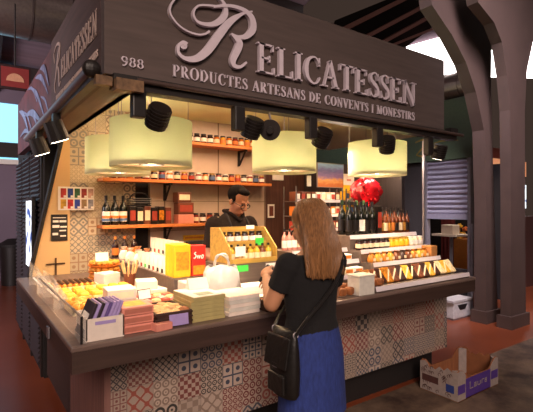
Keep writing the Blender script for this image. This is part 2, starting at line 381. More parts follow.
G = {
 'E': (.84, stem(.2)+[L_(.2,.972,.7,.972,t_), L_(.2,.51,.54,.51,t_), L_(.2,.028,.74,.028,t_), L_(.69,1,.69,.78,t_), L_(.54,.62,.54,.4,t_), L_(.74,0,.74,.24,t_)]),
 'L': (.78, stem(.2)+[L_(.2,.028,.7,.028,t_), L_(.71,0,.71,.27,t_)]),
 'I': (.42, stem(.21)),
 'C': (.9, [crv([(.78,.74,.05),(.68,.92,.06),(.5,.985,.06),(.24,.84,.13),(.14,.5,.18),(.24,.17,.13),(.5,.015,.06),(.72,.11,.06),(.82,.28,.05)]), L_(.79,.99,.79,.68,t_)]),
 'A': (.92, [L_(.14,.02,.43,1,t_), L_(.43,1,.76,.02,T_), L_(.24,.36,.62,.36,t_), ser(.15,.025), ser(.76,.025)]),
 'T': (.86, stem(.43, top=False)+[L_(.05,.972,.81,.972,t_), L_(.06,1,.06,.75,t_), L_(.80,1,.80,.75,t_)]),
 'S': (.66, [crv([(.54,.75,.05),(.47,.93,.06),(.32,.985,.06),(.13,.87,.11),(.15,.66,.14),(.34,.52,.18),(.53,.36,.14),(.54,.14,.11),(.33,.015,.06),(.16,.07,.06),(.08,.27,.05)]), L_(.55,.97,.55,.7,.05), L_(.075,.02,.075,.31,.05)]),
 'N': (1.0, [L_(.18,0,.18,1,t_), L_(.14,1,.82,.0,T_), L_(.82,0,.82,1,t_), ser(.18,.025), ser(.82,.975), ser(.12,.975)]),
 'P': (.74, stem(.2)+[crv([(.2,.972,.05),(.44,.96,.07),(.62,.74,.16),(.44,.5,.07),(.2,.48,.05)])]),
 'R': (.86, stem(.2)+[crv([(.2,.972,.05),(.44,.96,.07),(.62,.75,.16),(.44,.53,.07),(.2,.5,.05)]), L_(.4,.5,.74,.03,T_), ser(.76,.025)]),
 'O': (.98, [crv([(.49,.985,.06),(.22,.85,.12),(.12,.5,.18),(.22,.15,.12),(.49,.015,.06),(.76,.15,.12),(.86,.5,.18),(.76,.85,.12)], 5, True)+['c']]),
 'D': (.94, stem(.2)+[crv([(.2,.972,.05),(.5,.95,.08),(.8,.5,.18),(.5,.05,.08),(.2,.028,.05)])]),
 'U': (.92, [crv([(.2,1,.16),(.2,.35,.16),(.28,.09,.09),(.48,.01,.06),(.66,.09,.05),(.73,.35,.05),(.73,1,.05)]), ser(.2,.975), ser(.74,.975)]),
 'V': (.86, [L_(.12,.98,.43,0,T_), L_(.43,0,.74,.98,t_), ser(.13,.975), ser(.74,.975)]),
 'M': (1.12, [L_(.16,0,.2,1,t_), L_(.2,1,.55,.05,T_), L_(.55,.05,.88,1,t_), L_(.88,0,.88,1,T_), ser(.16,.025), ser(.9,.025), ser(.17,.975), ser(.92,.975)]),
 '8': (.66, [crv([(.33,.98,.05),(.14,.85,.1),(.18,.64,.1),(.33,.54,.08),(.48,.64,.1),(.52,.85,.1)], 5, True)+['c'], crv([(.33,.54,.06),(.14,.42,.11),(.11,.2,.12),(.33,.02,.05),(.55,.2,.12),(.52,.42,.11)], 5, True)+['c']]),
 '9': (.66, [crv([(.33,.98,.05),(.13,.85,.12),(.13,.6,.12),(.33,.45,.05),(.52,.58,.12),(.53,.85,.12)], 5, True)+['c'], crv([(.56,.72,.12),(.52,.35,.12),(.36,.08,.1),(.14,.05,.09)])]),
}
def write(text, height, width, frame, depth, bold=1.0, space=.5, track=.1):
    """one MB per letter, the whole line stretched to the given width"""
    org, ax, ay, az = frame
    tot = sum(G[c][0]+track if c != ' ' else space for c in text)-track; sx = width/tot; x = 0; out = []
    for c in text:
        if c == ' ': x += space*sx; continue
        mb = MB()
        for st in G[c][1]:
            cl = st[-1] == 'c'; pts = st[:-1] if cl else st
            mb.ribbon([(x+p[0]*sx, p[1]*height, p[2]*bold*(sx*.5+height*.5)) for p in pts], (org, ax, ay, az), depth, cl)
        out.append((c, mb)); x += (G[c][0]+track)*sx
    return out
ZB, ZT = 2.135, 2.69
fs = thing('fascia_sign', 'long dark wooden front fascia sign with large pale raised shop lettering', 'sign', (.52, FY, ZB))
MB().span((0, 0, 0), (2.58, .06, ZT-ZB), .003).build('board', m_sign, fs)
def front_frame(px, py): p = onY(px, py, FY)-Vector((.52, FY, ZB)); return (Vector((p.x, -.002, p.z)), Vector((1,0,0)), Vector((0,0,1)), Vector((0,-1,0)))
fr = front_frame(254.5, 72.5); wid = (onY(414, 105, FY)-onY(254.5, 72.5, FY)).x
for c, mb in write('ELICATESSEN', .163, wid, fr, .022, 1.05, track=.02):
    mb.build('letter', m_letter, fs)
# flourished script capital
scr = [
 [(215,8,2.0),(206,7,2.0),(196,7.6,1.8),(191.5,15,2.0),(196,23.5,2.6),(208,26,4),(217,22.8,6),(222.6,17,6),(223.6,10,4.5),(220.5,3,3),(213,-4,1.6),(200,-9,1.5)],
 [(200,-9,1.5),(186,-9,1.5),(172,2,1.5),(168,13,1.6),(174,24,1.6),(184,32,1.7),(196,36,1.7),(204,35,1.7),(207.5,32.5,2.2)],
 [(184.5,46.5,5.5),(181,44,3.4),(176.5,47.5,2.6),(177,55,3.2),(184,60,4),(195,59.5,6.5),(206,51,8),(217,36,8),(228,23,6.5),(240,15.5,2.8),(250,13,1.4)],
 [(211,8.5,2.2),(226,7.5,3),(240,11,4),(249,19,6.5),(250.5,30,7.5),(244,37.5,5.5),(236,38.5,3.2),(229,35.5,2.2)],
 [(229,35.5,2.2),(234,40,5.5),(237,45,7.5),(234,53,7.5),(230.5,61,6.5),(232,67,4.5),(238,68,3),(244,63.5,1.8)],
]
sm = MB(); org = (Vector((0,-.002,0)), Vector((1,0,0)), Vector((0,0,1)), Vector((0,-1,0)))
for k, st in enumerate(scr):
    pts = []
    for px, py, w in st:
        p = onY(px, py, FY); pts.append((p.x-.52, p.z-ZB, w*.0053))
    sm.ribbon(crv(pts, 6), (org[0]+Vector((0,-.001*k,0)),)+org[1:], .022)
p = onY(181.5, 46.5, FY); sm.cyl((p.x-.52, -.002, p.z-ZB), (p.x-.52, -.024, p.z-ZB), .02)
sm.build('script_letter', m_letter, fs, label='large flourished script capital letter')
fr = front_frame(172, 76.5); wid = (onY(414, 119.5, FY)-onY(172, 76.5, FY)).x
def words_of(text, h, wd, fr_, dp, bold, m, par):
    L = iter(write(text, h, wd, fr_, dp, bold))
    for wrd in text.split(' '):
        tl = MB()
        for c in wrd: q = next(L)[1]; tl.add(q.v, q.f)
        tl.build('tagline_word', m, par)
words_of('PRODUCTES ARTESANS DE CONVENTS I MONESTIRS', .058, wid, fr, .006, 1.2, m_letter, fs)
fr = front_frame(120.5, 65.5); nm = MB()
for c, mb in write('988', .042, .105, fr, .006, 1.3): nm.add(mb.v, mb.f)
nm.build('stall_number', m_letter, fs)
# left fascia
ls = thing('side_fascia_sign', 'narrow brown side fascia sign round the left corner with pale raised lettering', 'sign', (.52, FY, ZB))
MB().span((0, .062, 0), (.05, 1.36, ZT-ZB), .003).build('board', m_signside, ls)
sf = lambda Y, z: (Vector((-.002, Y-FY, z-ZB)), Vector((0,-1,0)), Vector((0,0,1)), Vector((-1,0,0)))
for c, mb in write('ELICATESSEN', .125, .86, sf(2.95, 2.34), .003, 1.0): mb.build('letter', m_lettershade, ls)
sm = MB()
pts = [[(0,0,.01),(-.02,.05,.012),(.02,.1,.02),(.1,.22,.03),(.14,.26,.008)], [(-.02,.2,.008),(-.04,.27,.01),(.06,.3,.014),(.16,.27,.024),(.15,.2,.02),(.08,.16,.01)], [(.08,.16,.01),(.13,.1,.024),(.14,.02,.02),(.19,.03,.008)]]
for st in pts: sm.ribbon(crv([(q[0], q[1], q[2]) for q in st]), sf(3.16, 2.3), .003)
sm.build('script_letter', m_lettershade, ls)
words_of('PRODUCTES ARTESANS DE CONVENTS I MONESTIRS', .036, 1.05, sf(3.12, 2.235), .004, 1.2, m_lettershade, ls)
# ---------------------------------------------------------------- light rails and spotlights
RY = FY-.02
rl = thing('light_rail', 'long black lighting rail running under the front fascia sign', 'rail', (.55, RY, 2.1))
MB().span((0, -.02, -.03), (2.66, .05, .034)).build('channel', m_black, rl)
MB().cyl((.1, -.035, .012), (2.72, -.035, .012), .012).build('pipe', m_rail, rl)
MB().box((2.62, 0, .045), (.1, .05, .03)).build('end_bracket', m_black, rl)
b = MB().box((.06, -.03, -.02), (.12, .06, .05)); b.box((-.02, .02, .0), (.1, .04, .04)); b.build('corner_bracket', mat('worn bracket', '#6e5238', .5, var=.5), rl)
r2 = thing('light_rail', 'grey pipe lighting rail along the left side fascia sign', 'rail', (.47, 2.0, 2.12))
MB().cyl((0, .03, .03), (-.02, 2.05, -.02), .024).build('pipe', m_grey, r2)
MB().ell((0, -.01, .03), (.04, .03, .04)).build('end_knob', m_black, r2)
MB().span((.0, -.01, -.02), (.045, 2.1, .02)).build('channel', m_black, r2)
def spot_light(name, loc, target, power, angle=55, col=(1, .8, .55), size=.03):
    d = bpy.data.lights.new(name, 'SPOT'); d.energy = power; d.spot_size = R(angle); d.spot_blend = .6; d.color = col; d.shadow_soft_size = size
    o = bpy.data.objects.new(name, d); COL.objects.link(o); o.location = loc
    o.rotation_euler = (Vector(target)-Vector(loc)).to_track_quat('-Z', 'Y').to_euler(); return o
def spotlight(px, ytop, ybot, hx, hy, target, label, power):
    p = onY(px, ytop, RY-.0); q = onY(px, ybot, RY)
    t = thing('track_spotlight', label, 'spotlight', (p.x, RY, q.z), 0, None)
    h = p.z-q.z
    MB().box((0, 0, h/2), (.062, .05, h), None, .006).build('adapter', m_black, t)
    hp = onY(hx, hy, RY+.02)-Vector((p.x, RY, q.z))
    tg = Vector(target)-Vector((p.x, RY, q.z)); ax = (tg-hp).normalized()
    a, b_ = hp-ax*.055, hp+ax*.05
    hd = MB().cyl(a, b_, .05, .052, 20)
    for k in range(5): c = a+ax*(.012+.017*k); hd.cyl(c, c+ax*.007, .056, .056, 20)
    ho = hd.build('head', m_black, t)
    MB().cyl(b_, b_+ax*.003, .042, .042).build('lens', m_lens, ho)
    MB().tube([(0, 0, h*.35), tuple(hp*.6+Vector((0,0,h*.14))), tuple(hp)], .012, 8).build('arm', m_black, t)
    w = Vector((p.x, RY, q.z))+b_+ax*.02
    spot_light('spot_lamp', w, target, power)
    return t
SP = [(138, 89, 118, 158, 117, (.75, 2.9, .95), 'leftmost black track spotlight in front of the nearest big drum lamp', 1.0),
      (238, 107, 131, 252, 128, (1.25, 2.6, .95), 'black track spotlight beside the round black disc under the front sign', 1.0),
      (311, 117, 139, 322, 138, (1.9, 2.7, 1.0), 'black track spotlight between the two right-hand drum lamps', 1.0),
      (377.5, 127, 147, 387, 145, (2.8, 2.35, 1.1), 'black track spotlight at the top of the rightmost drum lamp', 1.0),
      (428.5, 137, 155, 439, 152, (3.1, 2.3, 1.1), 'rightmost black track spotlight near the rail end', 1.0)]
SPOTW = 19
for a in SP: spotlight(*a[:7], SPOTW*a[7])
for px, py, lab in ((56, 131, 'black spotlight with lit face nearest the corner on the left rail'), (39, 146, 'farther black spotlight with lit face on the left rail')):
    p = onX(px, py, .47)
    t = thing('track_spotlight', lab, 'spotlight', p)
    ax = Vector((.35, .1, -.9)).normalized()
    ho = MB().cyl(-ax*.06, ax*.06, .055, .06).build('head', m_black, t)
    MB().cyl(ax*.06, ax*.064, .05, .05).build('lens', m_lens, ho)
    MB().span((-.02, -.03, .03), (.02, .03, max(.08, 2.1-p.z))).build('adapter', m_black, t)
    spot_light('spot_lamp', p+ax*.09, p+Vector((.45, .1, -1.2)), SPOTW*.7)
p = onY(270, 130, RY); dsc = thing('round_disc_lamp', 'round black disc lamp hanging on a thin wire from the front rail', 'lamp', p)
ax = (Vector((0,0,EYE))-p).normalized(); ax = Vector((ax.x, ax.y, -.25)).normalized()
MB().cyl(-ax*.012, ax*.004, .058, .058, 28).build('reflector', mat('dull black disc', '#2a2422', .35, var=.1), dsc)
MB().cyl(ax*.004, ax*.035, .02, .018).build('bulb', m_black, dsc)
MB().tube([(0,0,.0), (.003,.0,.06), (0,.01,2.07-p.z)], .006, 8).build('wire', m_grey, dsc)
# ---------------------------------------------------------------- pendant drum lamps
LAMPW = 10
def pendant(loc, label, rad=.25, h=.285, ceil=2.46):
    t = thing('pendant_lamp', label, 'lamp', loc, 0, None)
    b = MB(); n = 48
    b.lathe([(rad, 0), (rad, h), (rad-.004, h), (rad-.004, 0)], n=n, cap=False); b.build('lamp_shade', m_shade, t, True)
    MB().lathe([(.075, .028), (rad-.004, .028), (rad-.004, .024), (.075, .024), (.075, .028)], n=n, cap=False).build('diffuser', m_diff, t); dfo = t.children[-1]
    MB().lathe([(.074, .03), (.078, .03), (.078, .015), (.066, .015), (.066, .03)], n=24, cap=False).build('diffuser_ring', m_grey, t)
    MB().ell((0, 0, .045), (.045, .045, .03)).build('bulb', m_bulb, t)
    MB().lathe([(.02, .07), (.035, .075), (.03, .16), (.01, .17)], n=16).build('socket', m_paper, t)
    z = ceil-loc[2]
    MB().cyl((0, 0, .16), (0, 0, z), .003, n=6).build('cord', m_grey, t)
    for a in (0, 120, 240): MB().cyl((math.cos(R(a))*(rad-.003), math.sin(R(a))*(rad-.003), h), (math.cos(R(a))*(rad-.003), math.sin(R(a))*(rad-.003), z), .0022, n=5).build('suspension_wire', m_grey, t)
    d = bpy.data.lights.new('lamp_glow', 'POINT'); d.energy = LAMPW; d.color = (1, .84, .58); d.shadow_soft_size = .04
    o = bpy.data.objects.new('lamp_glow', d); COL.objects.link(o); o.location = Vector(loc)+Vector((0, 0, .14))
    d = bpy.data.lights.new('lamp_scallop_glow', 'POINT'); d.energy = LAMPW*.36; d.color = (1, .84, .62); d.shadow_soft_size = .02  # extra off-centre point, added for the bright scallop on the shade
    o = bpy.data.objects.new('lamp_scallop_glow', d); COL.objects.link(o); o.location = Vector(loc)+Vector((-.085, -.12, .05))
    d = bpy.data.lights.new('lamp_downlight', 'SPOT'); d.energy = LAMPW*2.3; d.color = (1, .68, .40); d.shadow_soft_size = .06; d.spot_size = R(140); d.spot_blend = .5
    o = bpy.data.objects.new('lamp_downlight', d); COL.objects.link(o); o.location = Vector(loc)+Vector((0, 0, .005))
    return t
def lampz(px, yb, t): return EYE+(206-yb)/FPX*t
pendant((.98, 2.63, 1.79), 'big drum pendant lamp nearest the left corner, behind the leftmost spotlight')
pendant((1.04, 3.53, 1.80), 'drum pendant lamp farther back, half hidden behind the nearest left drum lamp')
pendant((2.07, 2.69, 1.81), 'drum pendant lamp above the woman, middle of the front row')
pendant((2.99, 2.55, 1.815), 'rightmost drum pendant lamp above the wine bottles')
# ================================================================ AROUND THE STALL
m_hallw = mat('far wall paint', '#7a6a78', .8, var=.08, scale=(1,1,1))
m_roof = mat('roof boards lilac', '#85707a', .8, var=.2, scale=(.6,8,8))
m_beam = mat('dark roof beam', '#2e2120', .7, var=.2, scale=(2,20,20))
m_pill = mat('brown painted pillar', '#423029', .6, var=.12, scale=(4,4,4))
m_duct = mat('spiral duct metal', '#8d7f78', .35, .85, var=.1)
m_sky = mat('bright skylight glass', '#ffffff', .5, var=0, emit=3.2, ecol='#fff6f4')
m_skyb = mat('sky through window', '#8cc4dc', .5, var=0, emit=1.0, ecol='#7fc0dd')
m_greenh = mat('dark green header board', '#46543e', .6, var=.1)
m_gold = mat('gold lettering', '#8a7433', .4, .3, var=.05)
m_shut = mat('shutter metal', '#9a93a2', .4, .45, var=.06)
m_redart = mat('red brown printed panel', '#50262a', .6, var=.5, scale=(2,5,5))
# --- far left
fwl = MB().span((-3, 10.6, 0), (4.2, 10.75, 2.5)); fwl.span((1.02, 10.6, 2.5), (4.2, 10.75, 4.3)); fwl.span((-3, 10.6, 3.72), (1.02, 10.75, 4.3))
struct('wall_far', fwl, m_hallw)
struct('window_1', MB().span((-3, 10.68, 2.5), (1.02, 10.7, 3.72)), m_skyb, 'far left window showing blue sky above a pale building', 'window')
struct('trim_5', MB().span((-3, 10.45, 2.42), (4.2, 10.62, 2.52)), m_paper)
struct('trim_6', MB().span((-3, 10.3, 2.56), (2.6, 10.5, 2.85)), m_beam)
hb = thing('building', 'pale pinkish building outside seen through the far left window', 'building', (-.5, 12.5, 0))
MB().span((-4, 0, 0), (1.6, 1, 3.1)).build('wall', mat('pinkish house wall', '#c79a9a', .8, emit=.25, ecol='#c79aa4'), hb)
MB().prism([(-4.2, 3.1), (1.8, 3.1), (1.4, 3.4), (-4, 3.4)], (0, -.15, 0), (1,0,0), (0,0,1), (0,1,0), 1.3).build('roof', mat('slate roof', '#5d7484', .7), hb)
# hall roof: one sloping boarded plane with dark purlins below
rp = MB(); rp.prism([(10.7, 4.15), (10.7, 4.25), (4.8, 6.1), (4.8, 6.0)], (-7, 0, 0), (0,1,0), (0,0,1), (1,0,0), 12.5); struct('ceiling', rp, m_roof)
for k, (y, z) in enumerate(((9.9, 4.3), (8.4, 4.75), (6.9, 5.2))):
    pb = MB().span((-7, y-.07, z-.2), (5.5, y+.07, z+.02)); struct('trim_%d' % (7+k), pb, m_beam)
rf = MB()
for x in (-1.2, .55, 2.3):
    a = Vector((x, 10.6, 4.0)); c = Vector((x, 5, 5.78)); d = (c-a); L = d.length
    rf.box((a+c)/2, (.12, L, .26), Euler((math.atan2(d.z, d.y), 0, 0)).to_matrix())
struct('trim_10', rf, m_beam)
dk = MB().span((-6, 0, 3.62), (3.0, 0, 3.62)) if False else MB()
t = thing('ventilation_duct', 'fat round metal ventilation duct under the roof at top left', 'duct', (-4, 7, 4.36))
b = MB().cyl((0, 0, 0), (6.2, 0, 0), .43, n=32)
b.build('duct_pipe', m_duct, t, True)
for k in range(12): MB().cyl((.3+k*.5, 0, 0), (.325+k*.5, 0, 0), .438, n=32).build('seam', mat('duct seam', '#4e423e', .5, .6), t)
p = onY(15, 78, 6.4); t = thing('hanging_sign', 'small square dark red sign with a cream half circle hanging at top left', 'sign', p)
MB().box((0, 0, 0), (.37, .04, .31), None, .006).build('board', mat('sign frame dark', '#2b1516', .5), t)
MB().box((0, -.022, 0), (.31, .006, .25)).build('face', mat('sign red face', '#7d2a28', .5, var=.05), t)
hc = [(.1*math.cos(R(a)), .1*math.sin(R(a))) for a in range(0, 181, 12)]
MB().prism(hc, (0, -.025, -.05), (1,0,0), (0,0,1), (0,-1,0), .004).build('half_circle', mat('cream mark', '#c08a6a', .5), t)
MB().cyl((0, 0, .15), (0, 0, .95), .01).build('hanger', m_black, t)
t = thing('litter_bin', 'dark litter bin standing by the far left wall', 'bin', (.86, 9.9, 0))
MB().lathe([(.2, 0), (.24, .75)], n=24).build('bin_body', m_black, t, True); MB().lathe([(.26, .75), (.26, .8), (.1, .9), (.02, .91)], n=24).build('lid', m_dark, t, True)
# neighbouring stall on the left
t = thing('neighbour_stall', 'next stall on the left with closed dark louvred shutters', 'stall', (.6, 4.34, 0))
MB().span((.02, 0, 0), (2.0, 2.1, 2.66)).build('stall_body', m_dark, t)
for k in range(3):
    sh = MB(); y0 = .1+k*.68
    for q in range(44): sh.box((0, y0+.29, .12+q*.045), (.022, .56, .034), (0, R(35), 0))
    f = sh.build('louvre_panel', mat('louvre slats', '#2a2022', .5, var=.1), t)
    MB().span((0, y0-.06, 0), (.02, y0, 2.1)).build('shutter_post', m_black, t)
t = thing('neighbour_sign', 'dark red printed fascia with pale blue streaks on the next stall', 'sign', (.53, 3.36, 2.12))
MB().span((0, 0, 0), (.06, 2.2, .55)).build('board', m_redart, t)
sw = MB()
for k, (y0, z0, y1, z1, w) in enumerate(((.05,.02,.5,.3,.03),(.6,.02,1.2,.28,.04),(.15,.25,.8,.52,.05),(.7,.3,1.3,.53,.03),(.9,.02,1.7,.4,.03),(.3,.1,1.1,.5,.05), (.35,.05,1.5,.32,.06), (1.2,.1,2.0,.45,.07), (1.0,.05,1.9,.16,.04), (.1,.3,.5,.52,.06))):
    sw.ribbon(crv([(y0, z0, .01), ((y0+y1)/2, (z0+z1)/2+.06, w), (y1, z1, .01)], 8), (Vector((-.001-.0005*k,0,0)), Vector((0,1,0)), Vector((0,0,1)), Vector((-1,0,0))), .002)
sw.build('streak', mat('pale blue print', '#6a7090', .5, var=.5, scale=(9,9,9)), t)
a, c = onX(36, 206, .56), onX(28, 258, .56)
t = thing('lit_poster', 'bright lit poster on the next stall beside the dark shutters', 'poster', (.55, (a.y+c.y)/2, (a.z+c.z)/2))
MB().box((0, 0, 0), (.03, .42, .68), None, .004).build('frame', m_black, t)
pm = bpy.data.materials.new('backlit poster print'); pm.use_nodes = True; nt = pm.node_tree; bs = nt.nodes['Principled BSDF']
nz = nt.nodes.new('ShaderNodeTexNoise'); nz.inputs['Scale'].default_value = 7; tc = nt.nodes.new('ShaderNodeTexCoord'); nt.links.new(tc.outputs['Object'], nz.inputs['Vector'])
cr = nt.nodes.new('ShaderNodeValToRGB'); cr.color_ramp.elements[0].position = .38; cr.color_ramp.elements[0].color = srgb('#27407e'); cr.color_ramp.elements[1].position = .5; cr.color_ramp.elements[1].color = srgb('#e8f0f4')
nt.links.new(nz.outputs['Fac'], cr.inputs[0]); nt.links.new(cr.outputs[0], bs.inputs['Base Color']); nt.links.new(cr.outputs[0], bs.inputs['Emission Color']); bs.inputs['Emission Strength'].default_value = .9
MB().box((-.017, 0, 0), (.004, .36, .62)).build('print', pm, t)
# --- right: pillars of the market hall
def pillar(name, label, Y, left, right, thick):
    poly = [onY(px, py, Y) for px, py in left+right[::-1]]
    c = onZ(right[-1][0]-8, 318, 0); cx = sum(p.x for p in poly[len(left)-2:len(left)+2])/4
    t = thing(name, label, 'pillar', (cx, Y, 0))
    pp = [(p.x-cx, p.z) for p in poly]
    b = MB()
    # build as strips so that the curved outline fills correctly
    k = len(left); fz = lambda p: Vector((p.x, p.y, max(p.z, 0)))
    Lp = [onY(px, py, Y) for px, py in left]; Rp = [onY(px, py, Y) for px, py in right]
    vs = []
    for a, c in zip(Lp, Rp):
        a, c = fz(a), fz(c)
        vs += [(a.x-cx, 0, a.z), (c.x-cx, 0, c.z), (a.x-cx, thick, a.z), (c.x-cx, thick, c.z)]
    fs = []
    for i in range(k-1):
        o = i*4; n = o+4
        fs += [(o, o+1, n+1, n), (o+2, n+2, n+3, o+3), (o, n, n+2, o+2), (o+1, o+3, n+3, n+1)]
    fs += [(0, 2, 3, 1), ((k-1)*4, (k-1)*4+1, (k-1)*4+3, (k-1)*4+2)]
    b.add(vs, fs); b.build('arched_rib', m_pill, t)
    a, c = Lp[-1], Rp[-1]
    MB().span((a.x-cx-.04, -.03, 0), (c.x-cx+.04, thick+.03, .16)).build('base', m_pill, t)
    return t
pillar('arched_pillar', 'tall brown market pillar with curved arch rib, beside the half-open shutter', 3.0,
       [(426,-40),(432,5),(452,35),(466,62),(476,92),(484,130),(486,200),(486,335)],
       [(484,-40),(487,5),(490,30),(491.5,55),(491,80),(491.5,110),(494,200),(498,335)], .16)
pillar('arched_pillar', 'tall brown market pillar with curved arch rib, nearest the right edge', 2.68,
       [(468,-40),(478,2),(494,22),(502,42),(507,75),(510,110),(511,200),(511,345)],
       [(575,-40),(556,2),(541,22),(533,42),(527,70),(525,110),(525,200),(526,345)], .13)
# skylights, roof slats
def pane(name, pts, Y, m, label):
    P = [onY(px, py, Y) for px, py in pts]
    return struct(name, MB().prism([(p.x, p.z) for p in P], (0, Y, 0), (1,0,0), (0,0,1), (0,1,0), .05), m, label, 'window')
pane('window_2', [(408,46),(444,36),(462,60),(482,92),(443,94),(408,80)], 8.0, m_sky, 'large bright skylight between the fascia sign and the arched pillar')
pane('window_3', [(488,50),(502,50),(505,77),(488,77)], 8.2, m_sky, 'small bright gap of skylight between the two arched pillars')
pane('window_4', [(522,30),(552,24),(552,78),(520,78)], 8.0, m_sky, 'bright skylight at the right edge of the photo')
gp = MB()
P = [onY(px, py, 8.1) for px, py in ((330,60),(330,24),(405,-2),(450,-6),(450,36),(408,46),(408,80))]
gp.prism([(p.x, p.z) for p in P], (0, 8.1, 0), (1,0,0), (0,0,1), (0,1,0), .05); struct('wall_gable', gp, mat('lilac gable boards', '#8a7480', .8, var=.1))
t = thing('roof_louvre', 'row of slanting wooden roof slats above the right end of the sign', 'louvre', onY(385, 25, 7.6))
o0 = Vector(t.location)
sl = [((336,33),(412,-5),7), ((352,44),(424,6),6), ((364,52),(427,18),5.5), ((380,50),(430,30),4)]
for a, c, w in sl:
    A, C_ = onY(*a, 7.6)-o0, onY(*c, 7.6)-o0; d = C_-A
    MB().box((A+C_)/2, (d.length, .3, w*.0155), Matrix.Rotation(-math.atan2(d.z, d.x), 3, 'Y')).build('slat', mat('pink roof slats', '#b08078', .6, var=.1), t)
A = [onY(*q, 7.85)-o0 for q in ((330,60),(336,20),(420,-14),(436,24),(400,52))]
MB().prism([(p.x, p.z) for p in A], (0, .25, 0), (1,0,0), (0,0,1), (0,1,0), .05).build('backing', m_dark, t)
db = MB().span((onY(236, 0, 6.6).x, 6.5, 3.4), (onY(300, 0, 6.6).x, 6.8, 5.6)); db.span((onY(236, 0, 6.6).x, 6.6, 3.2), (onY(346, 0, 6.6).x, 6.9, 4.55)); struct('trim_11', db, m_beam)
struct('wall_right_hall', MB().span((5.2, 9.0, 0), (14, 9.1, 3.9)), mat('dark hall wall', '#3c2c2a', .8, var=.1))
# right neighbour: header, shutter, opening
NX = 6.0
t = thing('header_board', 'dark green header board with gold lettering over the right-hand stall', 'sign', (NX, 3.38, 2.25))
MB().span((0, 0, 0), (.12, 5.2, .9)).build('board', m_greenh, t)
g = MB(); fr = (Vector((-.002,0,0)), Vector((0,-1,0)), Vector((0,0,1)), Vector((-1,0,0)))
g0 = onX(423, 148, NX)-Vector((NX, 3.38, 2.25))
for st in ([(-.14,.1,.02),(0,.13,.03),(.13,.1,.02)], [(.13,.1,.02),(0,.0,.03),(-.12,-.1,.02)], [(-.12,-.1,.02),(0,-.13,.035),(.15,-.08,.02)], [(.2,.05,.015),(.35,.07,.02),(.6,.05,.01)]):
    g.ribbon(crv([(-g0.y+q[0], g0.z+q[1], q[2]) for q in st]), fr, .004)
g.build('gold_mark', m_gold, t)
t = thing('ventilation_duct', 'short round metal duct running above the dark green header board', 'duct', (NX+.1, 3.3, 3.36))
MB().cyl((0, 0, 0), (0, 4.5, 0), .19, n=24).build('duct_pipe', m_duct, t, True)
for k in range(4): MB().cyl((0, .02+k*.25, 0), (0, .07+k*.25, 0), .2, n=24).build('seam', m_duct, t)
t = thing('roller_shutter', 'half-raised grey metal roller shutter in the right-hand stall', 'shutter', (NX, 3.46, 0))
b = MB(); n = 11; z0, z1 = 1.42, 2.25; vs = []; fs = []; rows = []
for k in range(n):
    for q in range(6):
        a = q/5*PI; rows.append((-.028*math.sin(a), z0+(k+q/5*.92)*(z1-z0)/n))
for x, z in rows: vs += [(x+.04, 0, z), (x+.04, .66, z)]
for i in range(len(rows)-1): fs.append((2*i, 2*i+1, 2*i+3, 2*i+2))
b.add(vs, fs); b.build('slat_curtain', m_shut, t)
MB().span((.0, 0, 1.35), (.05, .66, 1.43)).build('bottom_bar', m_shut, t)
for y in (-.06, .66): MB().span((0, y, 0), (.09, y+.05, 2.25)).build('guide_rail', mat('guide rail metal', '#7c7478', .45, .4), t)
MB().span((-.12, -.16, 0), (-.09, -.13, 1.3)).build('pole', m_grey, t)
struct('wall_right_back', MB().span((7.3, 3.3, 0), (7.4, 8.5, 2.25)), mat('dark interior', '#1b1416', .9))
struct('wall_right_jamb', MB().span((NX+.06, 4.2, 0), (NX+.16, 8.5, 2.25)), mat('dark jamb', '#2a2322', .8))
struct('wall_right_low', MB().span((NX+.03, 3.46, 0), (NX+.09, 4.12, .62)), mat('dark low front', '#1e1515', .8))
t = thing('side_table', 'white topped shelf inside the opening under the shutter', 'shelf', (6.45, 3.98, 0))
MB().span((-.2, -.2, 1.07), (.2, .22, 1.1)).build('top', m_whiteb, t); MB().span((-.02, -.02, 0), (.02, .02, 1.07)).build('leg', m_grey, t)
o = MB().box((0, 0, .075), (.2, .2, .15), None, .01).build('storage_box', m_whiteb); o.location = (6.42, 3.98, 1.1); tag(o, 'pale storage box standing on the white shelf under the shutter', 'box')
t = thing('red_curtain', 'dark red cloth hanging in the opening under the shutter', 'curtain', (6.95, 4.36, .1))
b = MB(); vs = []; fs = []
for i in range(25):
    for j, z in enumerate((0, 1.25)): vs.append((.03*math.sin(i*1.1), -.14+i*.0115, z))
for i in range(24): fs.append((2*i, 2*i+2, 2*i+3, 2*i+1))
b.add(vs, fs); b.build('cloth', mat('dark red cloth', '#5c1518', .85), t, True)
MB().cyl((0, -.17, 1.26), (0, .17, 1.26), .012).build('rod', m_black, t)
for k, (py, px) in enumerate(((226, 460), (232, 457), (234, 463), (238, 460), (229, 465))):
    p = onX(px, py, 6.95); b = MB()
    for q in range(14):
        a = random.random()*6.28; e = random.uniform(-.6, 1.2); d = Vector((math.cos(a)*math.cos(e), math.sin(a)*math.cos(e), math.sin(e)))
        b.ell(d*.03, (.02, .02, .02), n=6, m=4)
    b.cyl((0, 0, -.02), (0, 0, 1.0-p.z), .005, n=5)
    o = b.build('flower', mat(['yellow petals','orange petals','yellow petals'][k % 3], ['#d9a31e','#c9661c','#d9a31e'][k % 3], .6)); o.location = p
    tag(o, ['topmost yellow', 'left orange', 'right yellow', 'lowest yellow', 'far right orange'][k]+' flower head in the bunch under the shutter', 'flower', 'flowers under the shutter')
o = MB().span((-.22, -.16, 0), (.25, .16, 1.0)).build('flower_stand', mat('orange flower stand', '#9a5a20', .7)); o.location = (7.0, 3.98, 0); tag(o, 'orange brown stand holding the flowers under the shutter', 'stand')
p = onZ(459, 318, 0)
m_drawer = mat('drawer unit grey white', '#a59c98', .6)
